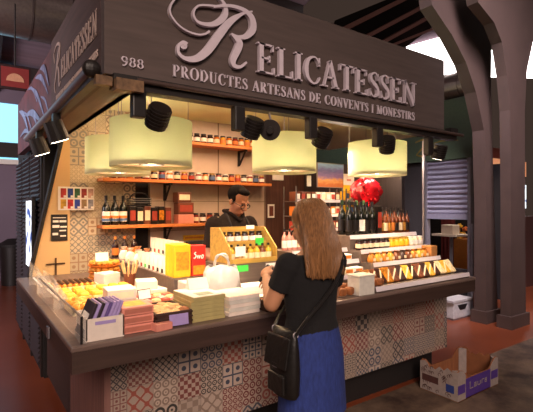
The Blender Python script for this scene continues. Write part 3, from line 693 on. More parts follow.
t = thing('drawer_unit', 'low white drawer unit on the red floor at the stall end', 'drawers', (p.x, p.y, 0), 0)
MB().box((0, .1, .13), (.42, .3, .22), None, .01).build('body', m_drawer, t); MB().span((-.24, -.06, .24), (.24, .26, .27)).build('top', m_drawer, t)
MB().prism([(-.12, .2), (.12, .2), (.06, .13), (-.06, .13)], (0, -.051, 0), (1,0,0), (0,0,1), (0,-1,0), .004).build('handle_slot', m_black, t)
MB().span((-.2, -.04, 0), (.2, .24, .03)).build('plinth', m_grey, t)
# shop at the right edge
t = thing('market_stall', 'distant market stall at the right edge with a lit picture and orange sign', 'stall', (8.2, 3.9, 0))
MB().span((-.6, 0, 0), (1.4, 1, 1.35)).build('counter', mat('stall counter brown', '#4a2a22', .6), t)
MB().span((-.6, .5, 1.35), (1.4, .56, 2.7)).build('back_panel', mat('stall back panel', '#6a3226', .7), t)
MB().span((-.5, .3, 1.5), (1.3, .33, 1.98)).build('lit_picture', pm, t)
MB().span((-.5, .3, 2.15), (1.3, .33, 2.45)).build('sign', mat('peach lit sign', '#d99a72', .6, emit=.4, ecol='#d98f62'), t)
for k in range(6):
    b = MB()
    for q in range(12):
        a = random.random()*6.28; e = random.uniform(-.3, 1.4); d = Vector((math.cos(a)*math.cos(e), math.sin(a)*math.cos(e), math.sin(e))); b.ell(d*.05+Vector((0,0,.05)), (.035, .035, .035), n=6, m=4)
    o = b.build('flower_bunch', mat(['yellow petals','dark leaves','red petals'][k % 3], ['#d9a31e','#2a3318','#a3221c'][k % 3], .6)); o.location = (7.75+k*.16, 4.05, 1.36)
    tag(o, ORD[k]+' flower bunch from the left on the distant stall at the right edge', 'flowers', 'flower bunches on the distant stall')
# ---------------------------------------------------------------- cardboard fruit crate on the floor
t = thing('fruit_crate', 'open cardboard fruit crate with purple printed side on the floor by the stall', 'crate', (3.2, 1.92, 0))
m_card = mat('brown cardboard', '#8a5535', .8, var=.15, scale=(60,8,8)); m_cardw = mat('white printed cardboard', '#94857f', .7, var=.1)
m_purp = mat('purple print', '#4a2f7a', .6, var=.1); m_cbrown = mat('brown print', '#4a2a26', .7)
CL, CW = .62, .34
MB().span((0, 0, 0), (CL, CW, .01)).build('base', m_card, t)
prof = lambda L: [(0,0),(L,0),(L,.235),(L-.03,.245),(L-.07,.235),(L-.11,.2),(L-.15,.165),(.15,.165),(.11,.2),(.07,.235),(.03,.245),(0,.235)]
side = [(0,0),(CW,0),(CW,.235),(.30,.25),(.27,.235),(.25,.2),(.23,.215),(.2,.2),(.16,.235),(.12,.215),(.09,.245),(.05,.225),(.0,.235)]
MB().prism(prof(CL), (0, 0, .002), (1,0,0), (0,0,1), (0,1,0), .008).build('front_wall', [m_card], t)
MB().prism(prof(CL), (0, CW-.008, .002), (1,0,0), (0,0,1), (0,1,0), .008).build('back_wall', m_card, t)
MB().prism(side, (0, 0, .002), (0,1,0), (0,0,1), (1,0,0), .008).build('end_wall', m_card, t)
MB().prism(side, (CL-.008, 0, .002), (0,1,0), (0,0,1), (1,0,0), .008).build('end_wall', m_card, t)
for x, y in ((.012, .012), (CL-.06, .012), (.012, CW-.06), (CL-.06, CW-.06)):
    MB().prism([(0,0),(.048,0),(0,.048)] if y < .1 and x < .1 else [(0,0),(.048,0),(.048,.048)] if y < .1 else [(0,0),(.048,.048),(0,.048)] if x < .1 else [(.048,0),(.048,.048),(0,.048)], (x, y, .01), (1,0,0), (0,1,0), (0,0,1), .225).build('corner_post', m_cardw, t)
MB().prism([(0,.005),(.11,.005),(.11,.195),(.07,.232),(.03,.242),(0,.232)], (0, -.002, .002), (1,0,0), (0,0,1), (0,1,0), .002).build('corner_print', m_cardw, t)
MB().prism([(CL-.13,.005),(CL,.005),(CL,.232),(CL-.03,.242),(CL-.07,.232),(CL-.13,.18)], (0, -.002, .002), (1,0,0), (0,0,1), (0,1,0), .002).build('corner_print', m_cardw, t)
pr = MB().span((.11, -.003, .012), (CL-.13, 0, .163)); pr.span((.0, -.0035, .06), (.1, 0, .13)); pr.span((CL-.12, -.0035, .07), (CL-.01, 0, .14)); pr.build('purple_print', m_purp, t)
lt = MB(); fr = (Vector((.17, -.004, .075)), Vector((1,0,0)), Vector((0,0,1)), Vector((0,-1,0)))
lx = 0
for st in ([[(0,1,.1),(0,0,.1),(.45,0,.1)], [(.62,.5,.1),(.9,.6,.1),(.95,0,.1),(.62,.05,.1),(.65,.3,.1),(.93,.32,.1)], [(1.15,.6,.1),(1.15,.1,.1),(1.4,0,.1),(1.55,.1,.1),(1.55,.6,.1)], [(1.8,0,.1),(1.8,.6,.1),(2.1,.6,.1)], [(2.25,.5,.1),(2.5,.6,.1),(2.55,0,.1),(2.25,.05,.1),(2.28,.3,.1),(2.53,.32,.1)]]):
    lt.ribbon([(q[0]*.1, q[1]*.055, .009) for q in st], fr, .001)
lt.build('lettering', m_cardw, t)
ep = MB().prism([(.0,.005),(CW,.005)]+side[2:], (-.002, 0, .002), (0,1,0), (0,0,1), (1,0,0), .002); ep.build('end_print', m_cardw, t)
sc = MB(); fr = (Vector((-.0022,0,0)), Vector((0,1,0)), Vector((0,0,1)), Vector((-1,0,0)))
sc.span((-.0035, .17, .085), (-.002, .32, .14))
for k in range(26):
    y, z = random.uniform(.02, .3), random.choice([random.uniform(.02, .075), random.uniform(.15, .205)])
    sc.ribbon(crv([(y, z, .003), (y+.012, z+.018, .005), (y+.028, z+.004, .004), (y+.02, z-.01, .003)], 3), fr, .001)
for k in range(6):
    y, z = random.uniform(.02, .14), random.uniform(.02, .2); sc.ribbon(crv([(y, z, .003), (y+.015, z+.02, .006), (y+.03, z, .004)], 3), fr, .001)
sc.build('scroll_print', m_cbrown, t)
MB().span((-.004, .03, .06), (-.002, .1, .12)).build('blue_print', mat('blue print', '#2a3a7a', .6), t)
# ================================================================ GOODS
WZ = .951
def jar_proto(name, label, cat, r, h, body, lid, lab, group, loc=(0,0,0)):
    t = thing(name, label, cat, loc, 0, group)
    MB().lathe([(r*.9, 0), (r, r*.12), (r, h*.72), (r*.8, h*.82), (r*.8, h*.84)], n=14).build('jar_body', body, t, True)
    MB().lathe([(r*.86, h*.84), (r*.88, h), (r*.2, h+.001)], n=14).build('lid', lid, t, True)
    MB().lathe([(r*1.015, h*.2), (r*1.015, h*.6)], n=14, cap=False).build('jar_label', lab, t)
    return t
def bottle_proto(name, label, r, h, glass, capm, lab, group, loc=(0,0,0), cat='bottle'):
    t = thing(name, label, cat, loc, 0, group)
    MB().lathe([(r*.92, 0), (r, .006), (r, h*.56), (r*.8, h*.65), (r*.36, h*.76), (r*.34, h*.9)], n=14).build('bottle_body', glass, t, True)
    MB().lathe([(r*.4, h*.86), (r*.4, h), (r*.1, h+.001)], n=12).build('bottle_cap', capm, t, True)
    MB().lathe([(r*1.015, h*.12), (r*1.015, h*.46)], n=14, cap=False).build('bottle_label', lab, t)
    return t
def carton(name, label, cat, size, m, loc, rotz=0, group=None, front=None, rot=None):
    o = MB().span((-size[0]/2, -size[1]/2, 0), (size[0]/2, size[1]/2, size[2]), min(size)*.06).build(name, m, None, loc=loc, rotz=rotz); tag(o, label, cat, group)
    if front is not None: MB().span((-size[0]*.4, -size[1]/2-.0012, size[2]*.22), (size[0]*.4, -size[1]/2-.0002, size[2]*.78)).build('front_print', front, o)
    return o
cm = lambda n, c, r=.5, **k: mat(n, c, r, var=k.pop('var', .08), **k)
g_dark = cm('dark preserve', '#2a0f0c', .2); g_amber = cm('amber honey', '#b5661c', .2); g_red = cm('red preserve', '#7c1d16', .25); g_gold = cm('golden preserve', '#d99a2c', .25)
g_wine = cm('dark bottle glass', '#12140f', .12); g_liq = cm('amber liqueur', '#5c2c10', .15); g_pink = cm('pale pink liqueur', '#c98a7c', .15); g_oil = cm('yellow oil', '#b9992e', .15)
l_cream = cm('cream label', '#e8d6b4'); l_white = cm('white label', '#f0e8e0'); l_red = cm('red label', '#a03a2c'); l_blue = cm('blue label', '#4a6690'); l_or = cm('orange label', '#d2792e'); l_blk = cm('black lid', '#1b1513', .35); l_goldl = cm('gold lid', '#b8923e', .35, metal=.4)
l_yel = cm('yellow carton', '#f0b61f'); l_rede = cm('red carton', '#c2271d'); l_brown = cm('brown carton', '#6a3622'); l_pur = cm('purple wrapper', '#5b4680'); l_lil = cm('lilac wrapper', '#a08cc0'); l_pinkc = cm('pink carton', '#d98a78'); l_oliv = cm('olive carton', '#a89a66')
def row(proto, pts, words, tail, variants=None, group=None, rots=None):
    """proto itself is put on the first spot, copies on the others; label = ordinal + words + tail"""
    for i, p in enumerate(pts):
        o = proto if i == 0 else dup(proto, p)
        o.location = p
        if rots: o.rotation_euler = (0, 0, rots[i % len(rots)])
        w = words[i] if isinstance(words, (list, tuple)) else words
        o['label'] = f'{ORD[i]} {w} from the left {tail}'
        if group: o['group'] = group
        if variants:
            for part, ms in variants.items(): remat(o, part, ms[i % len(ms)])
def lin(a, b, n): return [Vector(a).lerp(Vector(b), i/(n-1)) for i in range(n)]
# ---- left counter: guard glass
t = thing('glass_guard', 'low clear glass guard standing along the left edge of the worktop', 'guard', (.43, 2.0, WZ))
MB().span((0, 0, 0), (.006, 1.25, .115)).build('side_pane', m_glass, t)
MB().span((.006, 0, 0), (.02, .006, .115)).build('front_pane', m_glass, t)
MB().span((-.003, -.003, 0), (.006, .006, .118)).build('corner_post', m_black, t)
MB().span((-.002, 0, .115), (.008, 1.25, .119)).build('top_edge', m_grey, t)
for k, (x, y, nm) in enumerate(((.49, 2.95, 'slanted clear acrylic shield in front of the golden pastries on the left'), (.475, 3.5, 'slanted clear acrylic shield farthest back at the left end of the worktop'))):
    t = thing('acrylic_shield', nm, 'shield', (x, y, WZ))
    MB().box((-.0, 0, .095), (.006, .4, .2), (0, R(-28), 0)).build('slanted_pane', m_glass, t)
    MB().box((-.02, 0, .055), (.012, .4, .01), (0, R(-28), 0)).build('edge_strip', m_paper, t)
    for s in (-1, 1): MB().prism([(-.05, 0), (.06, 0), (.06, .01), (-.045, .18)], (0, s*.2, 0), (1,0,0), (0,0,1), (0,1,0), .004).build('side_pane', m_glass, t)
# ---- pastry trays
m_tray = cm('pale tray', '#d9c7a0', .4); m_choc = cm('chocolate glaze', '#3a1c10', .35, var=.3); m_cake = cm('yellow cake', '#e9b23a', .6, var=.25); m_past = cm('golden pastry', '#d08a2c', .55, var=.35, bump=.4); m_pink = cm('pink icing', '#d98c86', .5); m_cook = cm('pale cookie', '#d9b07c', .7, var=.2, bump=.3); m_cookd = cm('brown cookie', '#8a4f24', .7, var=.25, bump=.3)
def tray(label, x0, x1, y0, y1, h=.03, m=m_tray):
    t = thing('serving_tray', label, 'tray', ((x0+x1)/2, (y0+y1)/2, WZ))
    a, b = (x1-x0)/2, (y1-y0)/2
    MB().span((-a, -b, 0), (a, b, .01)).build('tray_base', m, t)
    r = MB(); r.span((-a, -b, .01), (-a+.008, b, h)); r.span((a-.008, -b, .01), (a, b, h)); r.span((-a, -b, .01), (a, -b+.008, h)); r.span((-a, b-.008, .01), (a, b, h)); r.build('rim', m, t)
    return t
tray('long pale tray holding chocolate sticks, farthest back on the left counter', .53, .83, 3.28, 3.6)
tray('long pale tray holding yellow cakes, middle of the left counter', .52, 1.0, 2.88, 3.24)
tray('long pale tray holding golden pastries, nearest the acrylic shields', .5, .66, 2.52, 2.85)
def stick():
    t = thing('chocolate_stick', '', 'pastry', (0,0,0), 0, 'chocolate sticks'); MB().cap((0, -.11, .02), (0, .11, .02), .016, .016, 8).build('pastry_body', m_past, t, True)
    MB().cap((0, -.1, .027), (0, .1, .027), .0135, .0135, 8).build('glaze', m_choc, t, True); return t
row(stick(), lin((.565, 3.44, WZ+.01), (.795, 3.44, WZ+.01), 7), 'chocolate glazed pastry stick', 'on the farthest tray')
cake = MB(); cake.box((0, 0, .019), (.058, .07, .036), None, .012)
o = cake.build('yellow_cake', m_cake); tag(o, '', 'cake', 'yellow cakes')
pts = [Vector((x, y, WZ+.012)) for y in (3.15, 3.05, 2.95) for x in (.57, .65, .73, .81, .89, .96)]
for i, p in enumerate(pts):
    c = o if i == 0 else dup(o, p); c.location = p; c.rotation_euler = (0, 0, random.uniform(-.2, .2)); c['label'] = f"yellow cake, {ORD[i % 6]} from the left in the {['back','middle','front'][i//6]} line of the cake tray"
cr_ = MB()
for k in range(7):
    a = R(-80+k*160/6); cr_.ell((.035*math.sin(a), .028*math.cos(a)-.012, .022), (.016+.006*math.cos(a), .017, .019), n=10, m=6)
o = remeshed(cr_, 'pastry', m_past, .004, 2); tag(o, '', 'pastry', 'golden pastries')
pts = [Vector((x, y, WZ+.011)) for y in (2.79, 2.72, 2.65, 2.58) for x in (.535, .58, .625)]
for i, p in enumerate(pts):
    c = o if i == 0 else dup(o, p); c.location = p+Vector((0, 0, .0)); c.rotation_euler = (0, 0, random.uniform(0, 6)); c['label'] = f"golden curved pastry, {ORD[i % 3]} from the left in line {['one','two','three','four'][i//3]} from the back"
# ---- pastry tubs stacked, little card on top
for k in range(3):
    t = thing('pastry_tub', ['lowest','middle','topmost'][k]+' round tub of orange pastries in the stack by the tiled wall', 'tub', (.97, 3.68, WZ+k*.052), 0, 'round pastry tubs')
    MB().lathe([(.11, 0), (.125, .012), (.128, .016), (.12, .016)], n=24).build('tub_base', l_or, t, True)
    b = MB()
    for q in range(14): a = q*2*PI/14; b.ell((.1*math.cos(a), .1*math.sin(a), .033), (.022, .022, .017), n=8, m=6)
    b.ell((0, 0, .03), (.08, .08, .02)); b.build('pastries', m_past, t, True)
t = thing('label_card', 'small white card standing on the stack of round pastry tubs', 'card', (.93, 3.6, WZ+.157)); MB().box((0, 0, .035), (.1, .003, .07), (R(-12), 0, 0)).build('card', m_paper, t); MB().box((0, .012, .003), (.06, .03, .006)).build('foot', m_paper, t)
# ---- white cartons
carton('white_carton', 'lower white carton of the pair behind the pink boxes', 'carton', (.17, .16, .065), m_whiteb, (.757, 2.55, WZ), .05, 'white cartons', l_cream)
carton('white_carton', 'upper white carton of the pair behind the pink boxes', 'carton', (.16, .16, .06), m_whiteb, (.757, 2.55, WZ+.066), -.1, 'white cartons', l_cream)
carton('white_carton', 'wide white carton beside the dark grey ledge', 'carton', (.2, .2, .07), m_whiteb, (.985, 2.745, WZ), .08, 'white cartons', l_cream)
carton('white_carton', 'small white carton lying on the wide white carton', 'carton', (.13, .14, .05), m_whiteb, (.985, 2.745, WZ+.071), -.25, 'white cartons')
carton('white_carton', 'white carton beside the round pastry tubs and brown cup', 'carton', (.14, .14, .09), m_whiteb, (.925, 3.43, WZ), .3, 'white cartons')
t = thing('stick_cup', 'brown cup full of pale biscuit sticks beside the grey ledge', 'cup', (1.03, 3.22, WZ))
MB().lathe([(.035, 0), (.045, .1), (.04, .1), (.035, .01)], n=18, cap=False).build('cup_body', l_brown, t, True)
for k in range(9):
    a = k*.7; MB().cyl((.015*math.cos(a), .015*math.sin(a), .01), (.06*math.cos(a), .06*math.sin(a), .16+.02*(k % 3)), .007, n=6).build('biscuit_stick', m_cook, t)
# ---- tray of wrapped bars at the corner
bx = thing('display_box', 'white open box of dark and lilac bars at the front left corner', 'box', (.535, 2.11, WZ))
w, d, h = .165, .2, .1
b = MB(); b.span((-w/2, -d/2, 0), (w/2, d/2, .006)); b.build('box_base', m_whiteb, bx)
for lo, hi in (((-w/2, -d/2, .006), (w/2, -d/2+.005, h)), ((-w/2, d/2-.005, .006), (w/2, d/2, h)), ((-w/2, -d/2, .006), (-w/2+.005, d/2, h)), ((w/2-.005, -d/2, .006), (w/2, d/2, h))): MB().span(lo, hi).build('box_wall', m_whiteb, bx)
MB().span((-.045, -d/2-.002, .07), (.045, -d/2-.0002, .085)).build('handle_print', l_lil, bx)
bc = [l_pur, l_dk] if False else [cm('dark wrapper', '#2a1c24'), l_lil, cm('dark wrapper', '#2a1c24'), l_lil, l_pur, l_lil, l_lil, l_lil]
nmz = ['dark', 'lilac', 'dark', 'lilac', 'purple', 'lilac', 'lilac', 'lilac']
for k in range(8):
    o = MB().box((0, 0, .078), (.014, .15, .155), (0, R(22), 0), .003).build('wrapped_bar', bc[k]); o.location = (.475+k*.0165, 2.11, WZ+.008)
    MB().box((.0, 0, .078), (.0152, .1, .05), (0, R(22), 0)).build('bar_label', l_white, o)
    tag(o, f'{ORD[k]} wrapped bar from the left in the white corner box, {nmz[k]}', 'bar', 'wrapped bars in the corner box')
# ---- pink boxes
for k in range(3):
    t = thing('pink_box', ['bottom','middle','top'][k]+' flat pink box of the stack at the front of the worktop', 'box', (.69, 2.105, WZ+k*.042), 0, 'flat pink boxes')
    MB().box((0, 0, .02), (.15, .16, .04), None, .004).build('box_body', l_pinkc, t); MB().box((0, -.0805, .02), (.13, .001, .022)).build('front_print', cm('dusty pink print', '#b06a58'), t); MB().box((0, 0, .0405), (.1, .1, .001)).build('top_window', m_cake if k == 2 else m_glass, t)
carton('pink_box', 'small clear pink box lying in front of the pink stack', 'box', (.09, .05, .035), l_pinkc, (.80, 2.01, WZ), .2, 'flat pink boxes')
# ---- cookie basket and tray
m_bask = cm('dark basket', '#3a2016', .7, var=.4)
def basket(label, c, size, m=m_bask):
    t = thing('basket', label, 'basket', (c[0], c[1], WZ)); a, b, h = size[0]/2, size[1]/2, size[2]
    MB().span((-a, -b, 0), (a, b, .012)).build('basket_base', m, t)
    r = MB()
    for lo, hi in (((-a, -b, .01), (a, -b+.01, h)), ((-a, b-.01, .01), (a, b, h)), ((-a, -b, .01), (-a+.01, b, h)), ((a-.01, -b, .01), (a, b, h))): r.span(lo, hi, .003)
    for q in range(3): z = .02+q*h*.3; r.tube([(-a, -b, z), (a, -b, z), (a, b, z), (-a, b, z)], .005, 6, closed=True)
    r.build('basket_side', m, t); return t
t = basket('dark basket of pale cookies with a white label on its front', (.87, 2.15), (.19, .26, .075))
MB().box((.02, -.137, .035), (.1, .003, .055), (R(-8), 0, 0)).build('price_label', l_lil, t, label='pale label on the basket front')
ck = MB(); ck.lathe([(.004, 0), (.028, .003), (.031, .012), (.022, .02), (.004, .022)], n=14)
o = ck.build('cookie', m_cook, None, True); tag(o, '', 'cookie', 'cookies in the front basket')
pts = [Vector((.8+i*.045, 2.06+j*.058, WZ+.05+.008*((i+j) % 2))) for j in range(4) for i in range(4)]
for i, p in enumerate(pts):
    c = o if i == 0 else dup(o, p); c.location = p; c.rotation_euler = (random.uniform(-.4, .4), random.uniform(-.4, .4), 0); c['label'] = f"pale round cookie, {ORD[i % 4]} from the left in line {['one','two','three','four'][i//4]} of the dark basket"
    if i % 5 == 3: remat(c, 'cookie', m_cookd)
t = basket('wide low basket of pink topped pastries behind the cookie basket', (.95, 2.48), (.25, .24, .055), cm('light wicker', '#a8703c', .7, var=.3))
o = MB().box((0, 0, .018), (.05, .05, .034), None, .012).build('pink_pastry', m_pink); tag(o, '', 'pastry', 'pink pastries')
pts = [Vector((.87+i*.055, 2.41+j*.065, WZ+.03)) for j in range(3) for i in range(4)]
for i, p in enumerate(pts):
    c = o if i == 0 else dup(o, p); c.location = p; c.rotation_euler = (0, 0, random.uniform(-.4, .4)); remat(c, 'pink_pastry', [m_pink, m_cook, l_red][i % 3]); c['label'] = f"iced pastry, {ORD[i % 4]} from the left in the {['front','middle','back'][i//4]} line of the light basket"
t = thing('label_card', 'small framed price card standing in the basket of pink pastries', 'card', (.87, 2.45, WZ+.06)); MB().box((0, 0, .03), (.075, .004, .05), (R(-15), 0, .2)).build('card', l_white, t); MB().box((0, .003, .03), (.083, .003, .058), (R(-15), 0, .2)).build('frame', m_black, t); MB().cyl((0, 0, -.03), (0, 0, .01), .003, n=6).build('pin', m_black, t)
# ---- stacks of flat boxes
for k in range(6):
    carton('flat_box', f"olive flat box, {ORD[k]} from the bottom of the left stack by the bag", 'box', (.19, .25, .0205), l_oliv, (1.065+random.uniform(-.004, .004), 2.155, WZ+k*.0212), random.uniform(-.03, .03), 'olive flat boxes')
carton('leaflet', 'white leaflet with a green print lying on the olive box stack', 'leaflet', (.18, .24, .003), m_paper, (1.065, 2.155, WZ+.1275), .03, None)
o = MB().box((0, 0, .0), (.09, .07, .001)).build('leaflet_print', cm('green grey print', '#8a9a86')); o.location = (0, -.06, .0035); o.parent = [q for q in COL.objects if q.name == 'leaflet'][0]
t = thing('folded_card', 'white folded card standing on the olive box stack', 'card', (1.1, 2.24, WZ+.1315)); MB().prism([(-.03, 0), (.03, 0), (.002, .06), (-.002, .06)], (-.06, 0, 0), (0,1,0), (0,0,1), (1,0,0), .12).build('card', m_paper, t)
for k in range(5):
    carton('flat_box', f"white flat box, {ORD[k]} from the bottom of the stack below the plastic bag", 'box', (.2, .22, .0205), [m_whiteb, cm('pale grey carton', '#c9c3b8')][k % 2], (1.29+random.uniform(-.004, .004), 2.14, WZ+k*.0212), random.uniform(-.03, .03), 'white flat boxes')
# ---- plastic carrier bag
t = thing('plastic_bag', 'crumpled white plastic carrier bag with two loop handles behind the white boxes', 'bag', (1.35, 2.40, WZ))
b = MB(); n = 36; rings = []
prof_ = [(.0, .095, .06), (.02, .112, .075), (.08, .108, .08), (.14, .106, .072), (.185, .102, .05), (.21, .092, .026), (.222, .08, .01)]
vs = []; fs = []
for z, rx, ry in prof_:
    for j in range(n):
        a = 2*PI*j/n; w = 1+.08*math.sin(5*a+z*26)+.06*math.sin(11*a-z*34)+.03*math.sin(17*a+z*60)
        c, s_ = math.cos(a), math.sin(a); sq = (abs(c)**4+abs(s_)**4)**-.25
        vs.append((rx*c*w*(.4+.6*sq), ry*s_*w*(.4+.6*sq), z+.01*math.sin(3*a)*(z > .2)))
for i in range(len(prof_)-1):
    for j in range(n): fs.append((i*n+j, i*n+(j+1) % n, (i+1)*n+(j+1) % n, (i+1)*n+j))
fs.append(tuple(range(n))[::-1]); b.add(vs, fs); b.build('bag_body', m_plastic, t, True)
for s in (-1, 1):
    hb_ = MB(); pts = crv([(-.045, s*.012, .20), (-.042, s*.02, .25), (-.02+s*.012, s*.028, .29), (.02+s*.012, s*.028, .288), (.042, s*.02, .25), (.045, s*.012, .20)], 5)
    hb_.tube(pts, .006, 8); hb_.build('handle', m_plastic, t, True)
bag_root = t; t.rotation_euler = (0, 0, R(-25))
# ---- papers, printer, dark basket
carton('receipt_printer', 'small white receipt printer left of the plastic bag', 'printer', (.11, .13, .12), m_whiteb, (1.2, 2.55, WZ), 0, None, cm('pale grey carton', '#c9c3b8'))
carton('paper_pad', 'white paper pad lying right of the plastic bag', 'paper', (.2, .15, .012), m_paper, (1.6, 2.32, WZ), -.2)
carton('paper_pad', 'white paper box with a sloping lid behind the paper pad', 'box', (.24, .14, .06), m_paper, (1.66, 2.5, WZ), -.1)
carton('paper_pad', 'thin white card lying near the front edge beside the stacked boxes', 'paper', (.13, .1, .004), m_paper, (1.5, 2.15, WZ), .2)
t = thing('pen_holder', 'dark pen holder beside the white papers', 'holder', (1.75, 2.4, WZ)); MB().lathe([(.03, 0), (.03, .07), (.025, .07), (.025, .01)], n=14, cap=False).build('cup_body', m_black, t)
for k in range(4): MB().cyl((.01*math.cos(k*1.6), .01*math.sin(k*1.6), .005), (.03*math.cos(k*1.6), .03*math.sin(k*1.6), .13), .004, n=6).build('pen', [m_black, l_blue, l_red, l_white][k], t)
t = basket('small dark basket near the hand of the woman', (1.48, 2.06), (.13, .12, .06))
b = MB(); [b.ell((random.uniform(-.04, .04), random.uniform(-.035, .035), .045), (.022, .022, .016), n=8, m=6) for _ in range(12)]
b.build('basket_filling', m_cookd, t, True)
o = carton('brown_tray', 'brown wooden tray of small packets behind the dark basket', 'tray', (.3, .16, .03), l_brown, (1.72, 2.18, WZ), 0)
# ---- grey ledge on the left counter
LX, LY, LZ = 1.129, 2.631, 1.08
t = thing('counter_ledge', 'dark grey raised ledge along the inner side of the left counter', 'ledge', (LX, LY, WZ))
MB().span((0, 0, 0), (.25, 1.47, LZ-WZ-.012)).build('ledge_body', m_steel, t); MB().span((-.004, -.004, LZ-WZ-.012), (.254, 1.47, LZ-WZ)).build('ledge_top', m_steel, t)
LZ += .001
for k in range(3):
    carton('yellow_carton', ['front','middle','back'][k]+' tall yellow carton standing at the end of the grey ledge', 'carton', (.115, .05, .215), l_yel, (1.195, 2.67+k*.053, LZ), 0, 'tall yellow cartons', cm('orange picture', '#e58a1c', var=.35, scale=(40,40,40)))
o = carton('red_carton', 'tall red carton beside the yellow cartons on the grey ledge', 'carton', (.105, .06, .205), l_rede, (1.312, 2.675, LZ), 0, None)
MB().span((-.04, -.0316, .01), (.045, -.0302, .07)).build('food_picture', cm('orange picture', '#e58a1c'), o)
lt = MB(); fr = (Vector((-.035, -.0305, .115)), Vector((1,0,0)), Vector((0,0,1)), Vector((0,-1,0)))
for st in ([(.3,1,.15),(.05,.8,.15),(.3,.5,.15),(.1,.1,.15),(-.05,.2,.15)], [(.42,.3,.12),(.6,.5,.12),(.5,.05,.12)], [(.75,.5,.12),(.75,.05,.12),(.95,.5,.12)], [(1.1,.45,.12),(1.1,.05,.12),(1.3,.1,.12),(1.35,.5,.12),(1.15,.5,.12)]): lt.ribbon(crv([(q[0]*.05, q[1]*.045, q[2]*.05) for q in st], 4), fr, .001)
lt.build('script_print', l_white, o)
# white pouches
def pouch(label):
    t = thing('white_pouch', label, 'pouch', (0,0,0), 0, 'white pouches on the ledge')
    b = MB(); b.loft([(0,0,0,.026,.02), (0,0,.02,.028,.022), (0,0,.06,.028,.018), (0,0,.095,.027,.006), (0,0,.115,.028,.002)], 14); b.build('pouch_body', m_whiteb, t, True)
    MB().box((-.026, 0, .022), (.006, .028, .028), None, .004).build('pouch_print', l_red, t); return t
pr_ = pouch('')
row(pr_, lin((1.165, 3.36, LZ), (1.165, 2.86, LZ), 7), 'white pouch', 'in the lower line on the grey ledge', {'pouch_print': [l_blk, l_red, m_green, l_blk, l_red, l_blk, l_blk]})
carton('white_carton', 'long white carton under the upper line of white pouches', 'carton', (.13, .58, .1), m_whiteb, (1.285, 3.1, LZ), 0, 'white cartons')
pr2 = pouch('')
row(pr2, lin((1.27, 3.36, LZ+.102), (1.27, 2.85, LZ+.102), 7), 'white pouch', 'in the upper line on the long white carton', {'pouch_print': [l_blk, l_red, l_red, l_blk, l_red, l_blk, l_red]})
m_cello = cm('orange cellophane', '#dfa070', .3, var=.5, scale=(25,25,25)); m_cellw = cm('pale cellophane', '#eadbc8', .3, var=.25, scale=(25,25,25))
for k, (x, y) in enumerate(((1.2, 3.52), (1.3, 3.6), (1.19, 3.7), (1.3, 3.82), (1.19, 3.88))):
    b = MB(); b.loft([(0,0,0,.04,.03), (0,0,.03,.046,.036), (0,0,.07,.03,.025), (0,0,.085,.012,.012), (0,0,.11,.03,.022)], 12)
    o = b.build('cellophane_bag', [m_cellw, m_cello][k % 2], None, True, loc=(x, y, LZ)); tag(o, f"{'pale' if k % 2 == 0 else 'orange'} cellophane bag, {ORD[k]} behind the white pouches on the ledge", 'bag', 'cellophane bags on the ledge')
    MB().tube([(.014*math.cos(a), .014*math.sin(a), .085) for a in [q*2*PI/10 for q in range(10)]], .004, 6, closed=True).build('tie', l_red, o)
row(bottle_proto('dark_bottle', '', .03, .19, g_dark, l_or, l_or, 'dark bottles on the ledge'), lin((1.1+.06, 4.04, LZ), (1.335, 4.04, LZ), 3), 'dark orange-capped bottle', 'at the ledge far end')
# ---- wooden crate display with small bottles
t = thing('display_riser', 'grey riser block below the wooden display crate', 'riser', (1.76, 2.8, WZ)); MB().span((-.26, -.18, 0), (.26, .145, .185)).build('riser_body', m_steel, t)
MB().box((.13, -.182, .15), (.09, .003, .05)).build('price_label', l_white, t); MB().box((-.12, -.182, .155), (.1, .003, .045)).build('price_label', m_green, t, label='bright green price label')
RZ = WZ+.186
t = thing('display_crate', 'wooden display crate with two tiers of small bottles in front of the man', 'crate', (1.76, 2.8, RZ))
m_crate = W_('crate wood', '#a8863c', .6, .25)
MB().span((-.2, .13, 0), (.2, .145, .25)).build('back_board', m_crate, t)
for s in (-1, 1): MB().prism([(-.16, 0), (.14, 0), (.14, .25), (.0, .25), (-.16, .1)], (s*.2-.006, 0, 0), (0,1,0), (0,0,1), (1,0,0), .012).build('side_board', m_crate, t)
MB().span((-.194, -.16, 0), (.194, .13, .012)).build('bottom_board', m_crate, t); MB().span((-.194, -.02, .12), (.194, .13, .132)).build('middle_board', m_crate, t); MB().span((-.194, -.168, 0), (.194, -.16, .035)).build('front_rail', m_crate, t)
MB().span((-.194, -.028, .1), (.194, -.02, .15)).build('middle_rail', m_crate, t)
MB().box((.13, -.032, .14), (.075, .004, .055)).build('green_tag', m_green, t); MB().box((-.13, -.172, .09), (.085, .004, .07)).build('white_tag', l_white, t); MB().box((.13, .1, .245), (.075, .004, .03)).build('white_tag', l_white, t)
row(bottle_proto('small_bottle', '', .024, .12, g_oil, l_blk, l_cream, 'small bottles in the lower crate tier'), lin((1.6, 2.7, RZ+.013), (1.925, 2.7, RZ+.013), 7), 'small yellow bottle', 'in the lower tier of the wooden crate', {'bottle_body': [g_oil, g_gold, g_liq]})
row(jar_proto('jar', '', 'jar', .026, .085, g_dark, l_blk, l_white, 'dark jars in the upper crate tier'), lin((1.6, 2.83, RZ+.133), (1.925, 2.83, RZ+.133), 6), 'dark jar', 'in the upper crate tier')
